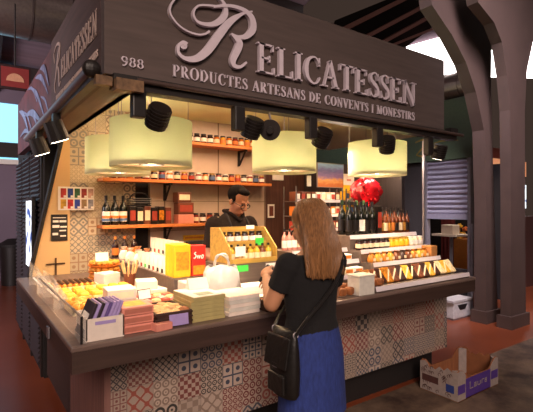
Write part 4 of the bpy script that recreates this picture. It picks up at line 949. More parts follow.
# ---- right display
t = thing('display_stand', 'stepped white display stand on the right half of the counter', 'stand', (0, 0, WZ))
X0, X1 = 2.62, 3.5
def step(x0, x1, y0, y1, z, strip=True, m=m_steel):
    MB().span((x0, y0, 0), (x1, y1, z-WZ)).build('step', m, t)
    if strip: MB().box(((x0+x1)/2, y0-.004, z-WZ-.008), (x1-x0, .005, .034), (R(-15), 0, 0)).build('price_strip', m_tagw, t)
step(2.33, X1, 2.0, 2.06, .985); step(2.33, X1, 2.06, 2.26, .965, False)
step(X0, X1, 2.27, 2.40, 1.10); step(X0, X1, 2.40, 2.52, 1.19); step(X0, X1, 2.52, 2.78, 1.30)
step(2.04, X0-.005, 2.3, 2.42, 1.03); step(2.04, X0-.005, 2.42, 2.55, 1.12); step(2.04, X0-.005, 2.55, 2.84, 1.2)
m_pk = [mat('amber packet', '#b8741f', .3, var=.6, scale=(55,55,55)), mat('dark packet', '#3a2018', .3, var=.6, scale=(55,55,55)), mat('yellow packet', '#d3a035', .3, var=.5, scale=(55,55,55)), mat('cream packet', '#d8c298', .3, var=.4, scale=(55,55,55)), mat('brown packet', '#6f3a1a', .3, var=.6, scale=(55,55,55))]
def pk():
    o = MB().box((0, 0, .055), (.075, .024, .125), (R(-38), 0, 0), .008).build('slanted_packet', m_pk[0]); tag(o, '', 'packet', 'slanted packets along the front')
    MB().box((0, -.0135, .057), (.013, .002, .11), Euler((R(-38), 0, 0)).to_matrix() @ Euler((0, R(35), 0)).to_matrix()).build('white_stripe', l_cream, o)
    MB().box((0, 0, .0), (.05, .06, .006)).build('packet_foot', m_pk[1], o); return o
o = pk(); pts = lin((2.40, 2.15, .976), (3.455, 2.15, .976), 15); nm_ = ['amber','dark','yellow','cream','brown']
for i, p in enumerate(pts):
    c = o if i == 0 else dup(o, p); c.location = p; c.rotation_euler = (R(random.uniform(-6, 6)), R(random.uniform(-5, 5)), R(-8+random.uniform(-10, 10))); k = [0,4,1,0,4,1,2,1,4,1,2,1,3,2,3][i]; remat(c, 'slanted_packet', m_pk[k]); c['label'] = f'{ORD[i]} slanted packet from the left in the front line of the display, {nm_[k]}'
o = MB().box((0, 0, .05), (.07, .03, .1), (R(-10), 0, 0), .01).build('tall_packet', m_pk[1]); tag(o, '', 'packet', 'standing packets behind the slanted ones'); MB().box((0, -.0155, .052), (.05, .002, .05), (R(-10), 0, 0)).build('packet_label', l_yel, o)
for i, p in enumerate(lin((2.42, 2.238, .967), (3.44, 2.238, .967), 13)):
    c = o if i == 0 else dup(o, p); c.location = p; c.rotation_euler = (0, 0, R(random.uniform(-8, 8))); k = [1,4,1,2,1,0,1,4,2,1,3,1,2][i]; remat(c, 'tall_packet', m_pk[k]); c['label'] = f'{ORD[i]} standing packet from the left behind the slanted packets, {nm_[k]}'
b = MB(); b.loft([(0,0,0,.028,.03),(0,0,.012,.034,.034),(0,0,.045,.03,.03),(0,0,.062,.014,.014),(0,0,.078,.024,.02)], 12); o = b.build('small_packet', m_pk[0], None, True); tag(o, '', 'packet', 'small packets on the second step'); MB().box((0, -.034, .025), (.028, .002, .022)).build('packet_label', l_cream, o)
for i, p in enumerate(lin((2.67, 2.335, 1.101), (3.36, 2.335, 1.101), 10)):
    c = o if i == 0 else dup(o, p); c.location = p; k = [0,2,0,2,4,1,4,0,2,0][i]; remat(c, 'small_packet', m_pk[k]); c['label'] = f'{ORD[i]} small packet from the left on the second step, {nm_[k]}'
carton('carton_box', 'open brown cardboard box at the right end of the second step', 'box', (.09, .1, .095), mat('brown carton board', '#a8713c', .7), (3.44, 2.337, 1.101), 0)
v = jar_proto('jar', '', 'jar', .03, .085, g_dark, l_blk, l_cream, 'jars under the bottle shelf')
row(v, lin((2.66, 2.455, 1.191), (3.46, 2.455, 1.191), 13), ['dark jar']*6+['yellow jar']*4+['white capped jar']*3, 'in the line below the bottles', {'jar_body': [g_dark]*6+[g_gold]*4+[l_cream]*3, 'lid': [l_blk]*6+[l_goldl]*4+[l_white]*3, 'jar_label': [l_cream]*6+[l_yel]*4+[l_white]*3})
wb = bottle_proto('wine_bottle', '', .034, .285, g_wine, l_blk, l_white, 'dark wine bottles')
row(wb, lin((2.70, 2.6, 1.301), (2.98, 2.6, 1.301), 5), 'tall dark wine bottle', 'on the bottle shelf', {'bottle_label': [l_blk, l_blk, l_white, l_blk, l_blk]})
carton('dark_carton', 'tall dark carton between the wine bottles and amber bottles', 'carton', (.06, .07, .25), l_blk, (3.045, 2.6, 1.301), 0, None, l_red)
m_gl = cm('dull gold label', '#a8752c')
ab = bottle_proto('amber_bottle', '', .025, .21, g_liq, l_blk, m_gl, 'amber bottles')
row(ab, lin((3.1, 2.6, 1.301), (3.47, 2.6, 1.301), 8), 'amber liqueur bottle', 'right of the wine bottles', {'bottle_label': [m_gl, l_cream, m_gl, l_or, l_blk, l_cream, m_gl, l_blk]})
ab2 = bottle_proto('amber_bottle', '', .025, .235, g_liq, l_blk, l_blk, 'dark amber bottles behind')
row(ab2, lin((3.12, 2.7, 1.301), (3.47, 2.7, 1.301), 7), 'taller dark bottle', 'in the back line right of the wine bottles', {'bottle_body': [g_wine, g_liq]})
wb2 = bottle_proto('wine_bottle', '', .034, .3, g_wine, l_blk, l_blk, 'dark wine bottles behind')
row(wb2, lin((2.72, 2.71, 1.301), (2.99, 2.71, 1.301), 4), 'dark bottle', 'behind the dark wine bottles', {'bottle_cap': [m_green if False else cm('dark green foil', '#2c4a2a')]})
# left part of the display, beside the woman
pb = bottle_proto('pink_bottle', '', .0215, .17, g_pink, l_blk, l_white, 'pale pink bottles')
row(pb, lin((2.08, 2.7, 1.201), (2.58, 2.7, 1.201), 11), 'pale pink bottle', 'in the bottle line left of the woman', {'bottle_label': [l_white, l_white, l_white, l_cream, l_or]})
for k, (x, y, z, m_, w) in enumerate([(2.1+i*.105, 2.48, 1.121, [l_white, l_cream][i % 2], ['white','cream'][i % 2]) for i in range(5)]+[(2.1+i*.105, 2.36, 1.031, [l_cream, l_white, m_green][i % 3], ['cream','white','green'][i % 3]) for i in range(5)]):
    carton('small_carton', f"{w} small carton, {ORD[k % 5]} from the left on the {['upper','lower'][k//5]} step beside the woman", 'carton', (.09, .07, .045), m_, (x, y, z), 0, 'small cartons beside the woman', l_or)
o = MB().box((0, 0, .03), (.06, .06, .05), None, .014).build('brown_packet', m_cookd); tag(o, '', 'packet', 'brown packets by the grey box')
for i in range(12):
    p = Vector((2.05+(i % 6)*.075, 2.05+(i//6)*.12, .953 if i < 6 else .954))
    c = o if i == 0 else dup(o, p); c.location = p; c.rotation_euler = (0, 0, i*.4)
    if p.x > 2.3: c.location.z = .984 if p.y < 2.1 else .967
    c['label'] = f"{ORD[i % 6]} brown cookie packet from the left in the {['front','back'][i//6]} line by the grey box"
t = thing('grey_box', 'pale grey box at the worktop front edge right of the woman', 'box', (2.235, 2.03, WZ), 0)
MB().span((-.075, -.04, 0), (.075, .07, .125), .004).build('box_body', cm('pale grey carton', '#c9c3b8'), t); MB().span((-.08, -.045, .125), (.08, .075, .135), .002).build('box_lid', cm('pale grey carton', '#c9c3b8'), t)
# ---- racks behind
m_wire = cm('rack wire', '#6f6764', .4, metal=.5)
def rack(label, x0, x1, y0, y1, zs, top):
    t = thing('display_rack', label, 'rack', ((x0+x1)/2, (y0+y1)/2, 0)); a, b = (x1-x0)/2, (y1-y0)/2
    for sx in (-1, 1):
        for sy in (-1, 1): MB().cyl((sx*a, sy*b, 0), (sx*a, sy*b, top), .007, n=8).build('post', m_wire, t)
    for z in zs:
        s_ = MB(); s_.span((-a, -b, z-.008), (a, b, z)); s_.build('rack_shelf', m_wire, t); MB().span((-a, -b-.004, z-.012), (a, -b, z+.014)).build('price_strip', m_tagw, t)
    return t
ZS = (1.06, 1.19, 1.325, 1.46, 1.595)
rack('wire display rack of small brown and red boxes behind the woman', 2.46, 3.04, 3.02, 3.2, ZS, 1.73)
RB = [l_brown, l_red, l_cream, l_brown, l_red, l_white, l_or]; rn = ['brown','red','cream','brown','red','white','orange']
for j, z in enumerate(ZS):
    for i in range(9):
        k = (i*3+j*2) % 7 if j < 4 else [0,0,0,0,5,5,2,5,0][i]
        carton('small_box', f"small {rn[k]} box, {ORD[i]} from the left on rack level {['one','two','three','four','five'][j]} from below", 'box', (.052, .1, .085), RB[k], (2.5+i*.062, 3.09, z+.0005), 0, 'small boxes on the wire rack', [l_cream, l_white, l_red][(i+j) % 3])
ZB2 = (1.2, 1.335, 1.47, 1.605)
rack('narrow display rack of yellow boxes beside the wine bottles', 3.09, 3.29, 3.02, 3.15, ZB2, 1.72)
for j, z in enumerate(ZB2):
    for i in range(3):
        carton('yellow_box', f"small yellow box, {ORD[i]} from the left on level {['one','two','three','four'][j]} of the narrow rack", 'box', (.05, .08, .09), l_yel, (3.13+i*.06, 3.08, z+.0005), 0, 'yellow boxes on the narrow rack', [l_blue, l_white, m_green][(i+j) % 3])
t = thing('notice_card', 'white notice card with a yellow lower half on the narrow rack', 'card', (3.19, 3.08, 1.70)); MB().span((-.075, 0, .06), (.075, .004, .17)).build('white_half', l_white, t); MB().span((-.075, 0, 0), (.075, .004, .06)).build('yellow_half', l_yel, t); MB().span((-.03, -.001, .1), (.03, 0, .12)).build('pink_print', l_pinkc, t)
t = thing('poster', 'purple and orange landscape poster standing on the wire rack', 'poster', (2.96, 3.1, 1.735))
pm2 = bpy.data.materials.new('sunset poster print'); pm2.use_nodes = True; nt = pm2.node_tree; bs = nt.nodes['Principled BSDF']
tc = nt.nodes.new('ShaderNodeTexCoord'); sp = nt.nodes.new('ShaderNodeSeparateXYZ'); nt.links.new(tc.outputs['Object'], sp.inputs[0]); nz = nt.nodes.new('ShaderNodeTexNoise'); nz.inputs['Scale'].default_value = 14; mp = nt.nodes.new('ShaderNodeMapping'); mp.inputs['Scale'].default_value = (1, 1, 4); nt.links.new(tc.outputs['Object'], mp.inputs[0]); nt.links.new(mp.outputs[0], nz.inputs['Vector'])
f = mth(nt, 'ADD', mth(nt, 'MULTIPLY', sp.outputs[2], 4.4), mth(nt, 'MULTIPLY_ADD', nz.outputs['Fac'], .4, -.2)); cr = nt.nodes.new('ShaderNodeValToRGB'); cr.color_ramp.elements[0].position = .1; cr.color_ramp.elements[0].color = srgb('#c06a30'); cr.color_ramp.elements[1].position = .95; cr.color_ramp.elements[1].color = srgb('#7fa0d0')
for q, c in ((.3, '#e0a060'), (.42, '#9a7ab8'), (.7, '#6a62a8')): e = cr.color_ramp.elements.new(q); e.color = srgb(c)
nt.links.new(f, cr.inputs[0]); nt.links.new(cr.outputs[0], bs.inputs['Base Color'])
MB().span((-.17, 0, 0), (.17, .008, .225)).build('print', pm2, t); fr_ = MB(); fr_.span((-.178, -.002, -.006), (-.17, .01, .232)); fr_.span((.17, -.002, -.006), (.178, .01, .232)); fr_.span((-.17, -.002, .225), (.17, .01, .232)); fr_.span((-.17, -.002, -.006), (.17, .01, 0)); fr_.build('frame', m_grey, t)
carton('label_card', 'small pale card on the wire rack left of the poster', 'card', (.05, .006, .1), cm('pale grey carton', '#c9c3b8'), (2.68, 3.1, 1.735), 0)
# red shiny ornament
p = onY(366, 192, 2.88); t = thing('red_ornament', 'big bright red shiny frilled ornament hanging over the wine bottles', 'ornament', p)
b = MB(); vs = []; fs = []; n, m_ = 40, 14; m_redf = mat('red shiny foil', '#a00c18', .25, var=.15, spec=.6)
for i in range(m_+1):
    a = PI*i/m_-PI/2
    for j in range(n):
        c = 2*PI*j/n; q = 1+.13*math.sin(9*c+i)*math.cos(a)+.05*math.sin(17*c)
        vs.append((.17*math.cos(a)*math.cos(c)*q, .11*math.cos(a)*math.sin(c)*q, .135*math.sin(a)*(1+.08*math.sin(5*c))))
for i in range(m_):
    for j in range(n): fs.append((i*n+j, i*n+(j+1) % n, (i+1)*n+(j+1) % n, (i+1)*n+j))
b.add(vs, fs); b.build('foil_body', m_redf, t, True)
b = MB()
for q in range(46):
    a = random.uniform(-PI, PI); e = random.uniform(-1.2, 1.2); d = Vector((math.cos(e)*math.cos(a), .65*math.cos(e)*math.sin(a), .8*math.sin(e))); b.cyl(d*.12, d*.19, .03, .003, 6)
b.build('frill', m_redf, t); MB().cyl((0, 0, .1), (0, 0, 2.46-p.z), .002, n=5).build('string', m_black, t)
# ---- back wall shelves
def shelf(label, x0, x1, z, br):
    t = thing('wall_shelf', label, 'shelf', (x0, 4.0, z-.03)); MB().span((0, 0, 0), (x1-x0, .2, .03), .003).build('shelf_board', m_shelf, t)
    for x in br:
        b = MB(); b.span((x-x0-.012, .18, -.17), (x-x0+.012, .2, 0)); b.span((x-x0-.012, .03, -.02), (x-x0+.012, .2, 0)); b.box((x-x0, .11, -.08), (.014, .015, .19), (R(40), 0, 0)); b.build('bracket', m_black, t)
shelf('short upper orange pine shelf on the white back wall', 1.85, 2.76, 2.2, (2.58,))
shelf('long middle orange pine shelf across the back wall', 1.04, 2.90, 1.805, (2.5, 1.7))
shelf('lower orange pine shelf at the left of the back wall', 1.04, 2.28, 1.375, (1.7,))
v = jar_proto('jar', '', 'jar', .032, .1, g_dark, l_blk, l_white, 'jars on the upper shelf')
row(v, lin((1.93, 4.09, 2.201), (2.7, 4.09, 2.201), 11), ['dark white-labelled jar']*4+['amber jar']*7, 'on the upper pine shelf', {'jar_body': [g_dark]*4+[g_amber, g_gold, g_amber, g_red, g_amber, g_gold, g_amber], 'jar_label': [l_white]*4+[l_cream, l_or]*4})
v = jar_proto('jar', '', 'jar', .032, .09, g_red, l_blk, l_cream, 'jars on the middle shelf')
vc = [('dark', g_dark), ('red', g_red), ('amber', g_amber), ('dark', g_dark), ('red', g_red)]
row(v, lin((1.15, 4.09, 1.806), (2.82, 4.09, 1.806), 22), [vc[i % 5][0]+' preserve jar' for i in range(22)], 'on the long middle pine shelf', {'jar_body': [vc[i % 5][1] for i in range(22)], 'lid': [l_blk, l_goldl, l_blk, l_white], 'jar_label': [l_white, l_cream, l_or, l_red, l_white, l_cream, l_blue]})
v = bottle_proto('dark_bottle', '', .036, .27, g_wine, l_blk, l_white, 'dark bottles on the lower shelf')
row(v, lin((1.09, 4.08, 1.376), (1.245, 4.08, 1.376), 3), 'tall dark bottle', 'on the lower pine shelf', {'bottle_label': [l_white]})
for ob in [q for q in COL.objects if q.get('group') == 'dark bottles on the lower shelf']:
    MB().lathe([(.0372, .035), (.0372, .06)], n=14, cap=False).build('blue_band', l_blue, ob); MB().lathe([(.0372, .062), (.0372, .085)], n=14, cap=False).build('orange_band', l_or, ob)
gb = [('dark', l_blk, l_red), ('dark', l_blk, l_cream), ('brown', l_brown, l_cream), ('dark', l_blk, l_red), ('dark', l_blk, m_pk[0]), ('brown', l_brown, l_red)]
for i in range(6): carton('gift_box', f'{gb[i][0]} gift box, {ORD[i]} from the left beside the dark bottles on the lower shelf', 'box', (.064, .1, .17-.01*(i % 2)), gb[i][1], (1.325+i*.07, 4.09, 1.376), 0, 'gift boxes on the lower shelf', gb[i][2])
t = thing('bottle_basket', 'black basket lying on top of the gift boxes on the lower shelf', 'basket', (1.4, 4.09, 1.548)); b = MB(); b.span((-.1, -.05, 0), (.1, .05, .015)); [b.tube([(-.1, -.05, z), (.1, -.05, z), (.1, .05, z), (-.1, .05, z)], .006, 6, closed=True) for z in (.03, .05, .07)]; b.build('basket_body', m_black, t); MB().tube(crv([(-.09,0,.07),(-.05,0,.12),(.05,0,.12),(.09,0,.07)], 4), .006, 6).build('handle', m_black, t)
carton('gift_box', 'lower dark red box of the pair in the middle of the lower shelf', 'box', (.17, .12, .12), l_brown, (1.86, 4.09, 1.376+.09), 0, 'red gift boxes', l_red)
carton('gift_box', 'upper brown box with pale label, topmost in the middle of the lower shelf', 'box', (.15, .11, .1), l_brown, (1.84, 4.09, 1.588), .1, 'red gift boxes', l_cream)
carton('white_carton', 'flat pale carton under the dark red box on the lower shelf', 'carton', (.17, .12, .088), l_pinkc, (1.86, 4.09, 1.376), 0)
v = jar_proto('jar', '', 'jar', .033, .1, g_red, l_blk, l_cream, 'jars on the lower shelf')
row(v, lin((1.99, 4.09, 1.376), (2.24, 4.09, 1.376), 4), 'red preserve jar', 'at the right end of the lower pine shelf', {'jar_label': [l_cream, l_white, l_or], 'jar_body': [g_red, g_dark]})
# ---- notices on the back wall
a, c = onY(58, 186.5, BY-.045), onY(94, 210, BY-.045)
t = thing('picture_board', 'white board with ten small coloured pictures on the wall above the black notice', 'board', (a.x, BY-.05, c.z)); w, h = c.x-a.x, a.z-c.z
MB().span((0, 0, 0), (w, .006, h)).build('board', m_paper, t)
pc = ['#b8302a','#25408a','#2c5a34','#8a2a26','#c9a090','#c9992a','#c02a26','#2a3fa0','#9a7a52','#8a8a96']
for k in range(10):
    x, z = .02+(k % 5)*w*.19, h*.53 if k < 5 else h*.06
    MB().span((x, -.002, z), (x+w*.15, 0, z+h*.4)).build('picture', mat('small picture %d' % k, pc[k], .5, var=.4, scale=(25,25,25)), t)
    MB().span((x+w*.08, -.003, z+.002), (x+w*.148, -.002, z+h*.1)).build('picture_caption', l_white, t)
a, c = onY(51, 214.5, BY-.045), onY(67.5, 240.5, BY-.045)
t = thing('notice_board', 'small black notice with white lines of writing on the cream wall', 'notice', (a.x, BY-.05, c.z)); w, h = c.x-a.x, a.z-c.z
MB().span((0, 0, 0), (w, .006, h)).build('board', m_black, t)
wl = MB()
for z, x0, x1, th in ((.86,.1,.9,.03), (.7,.1,.45,.08), (.7,.5,.92,.08), (.5,.08,.5,.1), (.5,.55,.95,.06), (.36,.5,.9,.05), (.22,.08,.42,.09), (.16,.55,.9,.05)): wl.span((w*x0, -.002, h*z), (w*x1, 0, h*(z+th)))
wl.build('white_writing', l_white, t)
p = onY(56, 275.5, BY-.055); q = onY(56, 258, BY-.055); t = thing('cross', 'thin dark metal cross fixed on the cream wall', 'cross', (p.x, BY-.05, p.z)); hh = q.z-p.z
MB().span((-.007, 0, 0), (.007, .01, hh)).build('upright', mat('dark bronze', '#5a4028', .5, .4), t); MB().span((-.075, 0, hh*.62), (.075, .01, hh*.7)).build('crossbar', mat('dark bronze', '#5a4028'), t)
t = thing('paper_bag', 'pale paper bag pinned on the dark wood wall above the man', 'bag', (3.06, BY-.0205, 1.86)); MB().span((-.01, 0, 0), (.15, .02, .27), .004).build('bag_body', m_paper, t); MB().prism([(0, .25), (.14, .25), (.07, .1)], (0, -.002, 0), (1,0,0), (0,0,1), (0,1,0), .001).build('bag_flap', l_pinkc, t)
t = thing('wall_picture', 'small white framed picture right of the man on the wood wall', 'frame', (2.98, BY-.02, 1.41)); MB().span((0, 0, 0), (.09, .015, .16)).build('frame', m_paper, t); MB().span((.015, -.002, .02), (.075, 0, .14)).build('picture', l_brown, t)
# back counter with scale and sign
t = thing('back_counter', 'low dark back counter along the white tiled wall behind the man', 'counter', (1.62, 3.78, 0)); MB().span((0, 0, 0), (1.3, .4, .9)).build('counter_body', m_apron, t); MB().span((-.01, -.02, .9), (1.31, .4, .93)).build('counter_top', m_wtop, t)
t = thing('shop_scale', 'dark shop scale on the back counter left of the man', 'scale', (1.98, 3.98, .93)); MB().span((-.13, -.1, 0), (.13, .1, .1), .01).build('scale_base', m_black, t); MB().span((-.14, -.11, .11), (.14, .11, .122)).build('scale_plate', m_grey, t); MB().box((0, .08, .2), (.2, .02, .12), (R(-15), 0, 0)).build('display', m_black, t); MB().cyl((0, .06, .1), (0, .08, .2), .012).build('display_stem', m_black, t)
t = thing('yellow_sign', 'long narrow yellow strip sign on the white tiles left of the man', 'sign', (1.9, BY-.012, 1.19)); MB().span((0, 0, 0), (.25, .01, .055)).build('strip', l_yel, t); MB().span((.02, -.001, .018), (.23, 0, .036)).build('brown_print', l_or, t)
# ================================================================ PEOPLE
def hand(mb, wrist, d, nrm, thumb, s=1.0, curl=.5, grip=False):
    """wrist point, direction to the fingers, palm normal (fingers curl that way), thumb side"""
    d = Vector(d).normalized(); nrm = Vector(nrm); nrm = (nrm-d*nrm.dot(d)).normalized(); th = Vector(thumb); th = (th-d*th.dot(d)-nrm*th.dot(nrm)).normalized()
    w = Vector(wrist)
    mb.cap(w-d*.03, w+d*.02, .024*s, .024*s)
    Mx = Matrix((tuple(th)+(0,), tuple(d)+(0,), tuple(nrm)+(0,), (0,0,0,1))).transposed()
    mb.ell((0, 0, 0), (.041*s, .052*s, .016*s), Matrix.Translation(w+d*.052*s) @ Mx)
    for k, (off, L) in enumerate(((.030, .072), (.010, .08), (-.010, .074), (-.029, .058))):
        p = w+d*(.085-.006*abs(k-1))*s+th*off*s; a = .15+curl*.35
        for q, fr in enumerate((.45, .32, .23)):
            dirn = (d*math.cos(a)+nrm*math.sin(a)+th*(.06*(1-k))).normalized(); e = p+dirn*L*fr*s
            mb.cap(p, e, (.0095-.0008*q)*s, (.0088-.0008*q)*s, 8); p = e; a += .25+curl*.55
    p = w+d*.022*s+th*.028*s; a = .5
    for q, L in enumerate((.042, .032, .026)):
        dirn = (th*math.cos(a)+d*math.sin(a)+nrm*(.25+.3*curl)).normalized(); e = p+dirn*L*s
        mb.cap(p, e, (.0125-.001*q)*s, (.011-.001*q)*s, 8); p = e; a += .3
def head(mb, M, s=1.0):
    S = M @ Matrix.Scale(s, 4)
    mb.ell((0, -.012, .03), (.073, .093, .085), S, 24, 16); mb.ell((0, .028, -.03), (.06, .064, .082), S, 20, 12); mb.ell((0, .04, -.085), (.042, .045, .034), S)
    for x in (-1, 1):
        mb.ell((x*.073, -.008, -.018), (.011, .02, .032), S, 10, 8); mb.ell((x*.033, .072, -.028), (.024, .016, .02), S, 10, 8)
        mb.ell((x*.03, .08, .018), (.026, .012, .008), S, 10, 8)
        mb.ell((x*.012, .1, -.043), (.008, .01, .007), S, 8, 6)
    mb.cap(S @ Vector((0, .088, .008)), S @ Vector((0, .108, -.036)), .009*s, .0135*s, 10)
    mb.ell((0, .085, -.068), (.024, .012, .006), S, 10, 8); mb.ell((0, .083, -.079), (.02, .012, .006), S, 10, 8)
def limb(mb, pts, rad):
    for i in range(len(pts)-1): mb.cap(pts[i], pts[i+1], rad[i], rad[i+1], 16)
def eyes(M, t, s=1.0):
    S = M @ Matrix.Scale(s, 4)
    for x in (-1, 1):
        o = MB().ell((x*.032, .083, -.006), (.012, .007, .0065), S, 12, 8); o.build('eye', mat('eye dark', '#20140f', .2, var=0), t, True)
def shadefix(o): return o
# ---------------- woman
WX, WY = 1.455, 1.665
wt = thing('person', 'woman seen from behind in black top and blue denim skirt at the counter', 'person', (WX, WY, 0))
HM = Matrix.Translation((-.005, .02, 1.452)) @ Euler((R(-20), 0, R(8))).to_matrix().to_4x4()
body = MB()
head(body, HM, .96)
body.cap((0, -.012, 1.28), (0, .008, 1.4), .052, .047)
body.loft([(0,0,.78,.14,.1), (0,0,.84,.158,.112), (0,-.005,.92,.145,.105), (0,-.0,1.0,.125,.092), (0,.005,1.1,.135,.1), (0,.005,1.18,.15,.105), (0,-.005,1.25,.158,.09), (0,-.01,1.3,.11,.065), (0,-.01,1.33,.055,.05)], 28)
LE, LH = Vector((-.205, .06, 1.07)), Vector((-.09, .265, 1.155)); RE, RH = Vector((.215, .08, 1.06)), Vector((.06, .29, 1.1))
limb(body, [(-.155, -.01, 1.265), LE, LH], [.05, .04, .025]); limb(body, [(.155, -.01, 1.265), RE, RH], [.05, .04, .025])
d = (LH-LE).normalized(); hand(body, LH+d*.02, d+Vector((.1,.0,.1)), Vector((.5, 0, -.6)), Vector((.3, .2, .8)), .92, .7)
d = (RH-RE).normalized(); hand(body, RH+d*.02, d, Vector((-.5, 0, -.6)), Vector((-.3, .2, .8)), .92, .6)
for s in (-1, 1):
    limb(body, [(s*.085, 0, .8), (s*.075, .01, .44), (s*.075, -.01, .3), (s*.07, -.01, .09)], [.085, .055, .052, .034])
    body.cap((s*.07, -.03, .045), (s*.08, .13, .03), .036, .028)
remeshed(body, 'body', m_skin, .0055, 3, wt)
eyes(HM, wt, .96)
sh = MB()
sh.loft([(0,0,.915,.158,.118), (0,-.002,.95,.15,.112), (0,0,1.0,.14,.104), (0,.006,1.1,.15,.113), (0,.008,1.18,.166,.122), (0,-.003,1.25,.172,.105), (0,-.01,1.3,.12,.075), (0,-.01,1.315,.075,.06)], 30)
for s, E_ in ((-1, LE), (1, RE)):
    a = Vector((s*.155, -.01, 1.263)); q = a.lerp(E_, .62)
    sh.cap(a, a.lerp(E_, .1), .064, .062, 16); sh.tube([a.lerp(E_, .05), a.lerp(E_, .35), q], [.062, .058, .055], 18)
remeshed(sh, 'black_top', m_blackc, .007, 3, wt)
sk = MB(); n = 48; vs = []; fs = []
prof_ = [(.945, .148, .110), (.90, .160, .120), (.82, .176, .132), (.7, .182, .138), (.6, .186, .142), (.525, .19, .146), (.525, .182, .138), (.7, .17, .126)]
for z, rx, ry in prof_:
    for j in range(n):
        a = 2*PI*j/n; w = 1+.018*math.sin(6*a)*(1-(z-.5)/.5)+.012*math.sin(11*a+2)*(1-(z-.5)/.5)
        vs.append((rx*math.cos(a)*w, -.004+ry*math.sin(a)*w, z))
for i in range(len(prof_)-1):
    for j in range(n): fs.append((i*n+j, i*n+(j+1) % n, (i+1)*n+(j+1) % n, (i+1)*n+j))
sk.add(vs, fs); sk.build('denim_skirt', m_denim, wt, True)
for s in (-1, 1):
    b = MB(); b.cap((s*.07, -.032, .042), (s*.082, .135, .034), .042, .034); b.box((s*.076, .05, .008), (.075, .24, .016), None, .006); remeshed(b, 'shoe', m_bag, .006, 2, wt)
# hair: shell over the skull plus long strands down the back
hr = MB()
hr.ell((0, -.024, .04), (.086, .102, .09), HM @ Matrix.Scale(.97, 4), 28, 18)
hr.loft([(0,-.105,1.2,.08,.03), (0,-.1,1.24,.108,.045), (0,-.085,1.3,.11,.058), (0,-.06,1.38,.1,.075), (0,-.03,1.45,.088,.085), (0,-.015,1.5,.078,.08)], 28)
hs = remeshed(hr, 'hair', m_hairw, .007, 3, wt)
st = MB(); rr = random.Random(4)
for k in range(330):
    a = rr.uniform(-1.0, 1.0); y0 = -abs(math.cos(a*1.45))*.088
    top = HM @ Vector((.02*math.sin(a*1.5)+rr.uniform(-.01, .01), -.01+rr.uniform(-.03, .03), .127)); mid = HM @ Vector((.086*math.sin(a*1.5), -.028-.092*math.cos(a*1.5), .055+rr.uniform(-.02, .03)))
    zb = 1.235+rr.uniform(-.05, .035)+.02*abs(a); xb = .125*a+rr.uniform(-.012, .012)
    yb = -.1-.042*math.cos(a*1.5)+rr.uniform(-.006, .006)
    pts = crv([(top.x, top.y, top.z), (mid.x, mid.y, mid.z), (.104*math.sin(a*1.5), -.06-.067*math.cos(a*1.5), 1.40), (.117*math.sin(a*1.5), -.083-.06*math.cos(a*1.5), 1.31), (xb, yb, zb)], 4)
    st.tube(pts, [.0042]*(len(pts)-1)+[.001], 5)
o = st.build('hair_strands', m_hairw, hs, True)
# shoulder bag
t = thing('shoulder_bag', 'black leather shoulder bag hanging at the left hip of the woman', 'bag', (WX-.228, WY-.075, .68)); bag = t
b = MB(); b.loft([(0,0,0,.035,.08), (0,0,.02,.045,.092), (0,0,.12,.05,.096), (0,0,.22,.042,.092), (0,0,.29,.025,.085), (0,0,.305,.01,.08)], 24); b.build('bag_body', m_bag, t, True)
MB().box((-.045, 0, .21), (.014, .165, .14), (0, R(10), 0), .006).build('bag_flap', m_bag, t); MB().box((-.058, 0, .15), (.006, .03, .02)).build('buckle', m_grey, t)
MB().box((-.048, -.0, .065), (.02, .12, .09), None, .008).build('front_pocket', m_bag, t)
b = MB(); o0 = Vector(t.location); pts = [(-.0, -.08, .29), (.04, -.118, .37), (.122, -.115, .43), (.222, -.096, .5), (.3, -.07, .58), (.332, -.02, .632), (.33, .04, .655), (.315, .095, .63), (.28, .165, .56), (.22, .178, .44), (.1, .17, .32), (.0, .08, .29)]
b = MB(); b.tube([q[:3] for q in crv([p+() for p in pts], 5)], .0085, 8); b.build('strap', m_bag, t, True)
for y in (-.08, .08): MB().tube([(.014*math.cos(a), y, .29+.014*math.sin(a)) for a in [q*2*PI/12 for q in range(12)]], .003, 6, closed=True).build('ring', m_grey, t)
# small dark wallet in her hand
t = thing('wallet', 'small dark wallet held in the hand of the woman', 'wallet', Vector((WX, WY, 0))+LH+Vector((.075, .085, -.01)), R(20)); MB().box((0, 0, 0), (.02, .09, .12), (R(30), 0, 0), .006).build('wallet_body', m_bag, t); MB().box((.011, 0, .03), (.003, .05, .02), (R(30), 0, 0)).build('clasp', m_grey, t)
# ---------------- man
MX, MY = 1.99, 3.35
mt = thing('person', 'man with glasses in a dark polo shirt looking down behind the counter', 'person', (MX, MY, 0), PI+R(8))
HM2 = Matrix.Translation((0.0, .085, 1.6)) @ Euler((R(-27), 0, R(12))).to_matrix().to_4x4()
body = MB(); head(body, HM2, 1.04)
body.cap((0, .0, 1.42), (0, .075, 1.55), .064, .056)
body.loft([(0,0,.88,.15,.11), (0,0,.95,.165,.12), (0,0,1.05,.155,.115), (0,.005,1.15,.165,.12), (0,.01,1.28,.185,.125), (0,.0,1.38,.19,.105), (0,0,1.45,.12,.08), (0,0,1.48,.065,.06)], 28)
LE, LH = Vector((-.27, .06, 1.14)), Vector((-.17, .30, 1.06)); RE, RH = Vector((.265, .02, 1.13)), Vector((.23, .24, 1.02))
limb(body, [(-.2, 0, 1.39), LE, LH], [.06, .046, .03]); limb(body, [(.2, 0, 1.39), RE, RH], [.06, .046, .03])
d = (LH-LE).normalized(); hand(body, LH+d*.02, d, Vector((.2, 0, -1)), Vector((1, 0, 0)), 1.05, .5)
d = (RH-RE).normalized(); hand(body, RH+d*.02, d, Vector((-.2, 0, -1)), Vector((-1, 0, 0)), 1.05, .5)
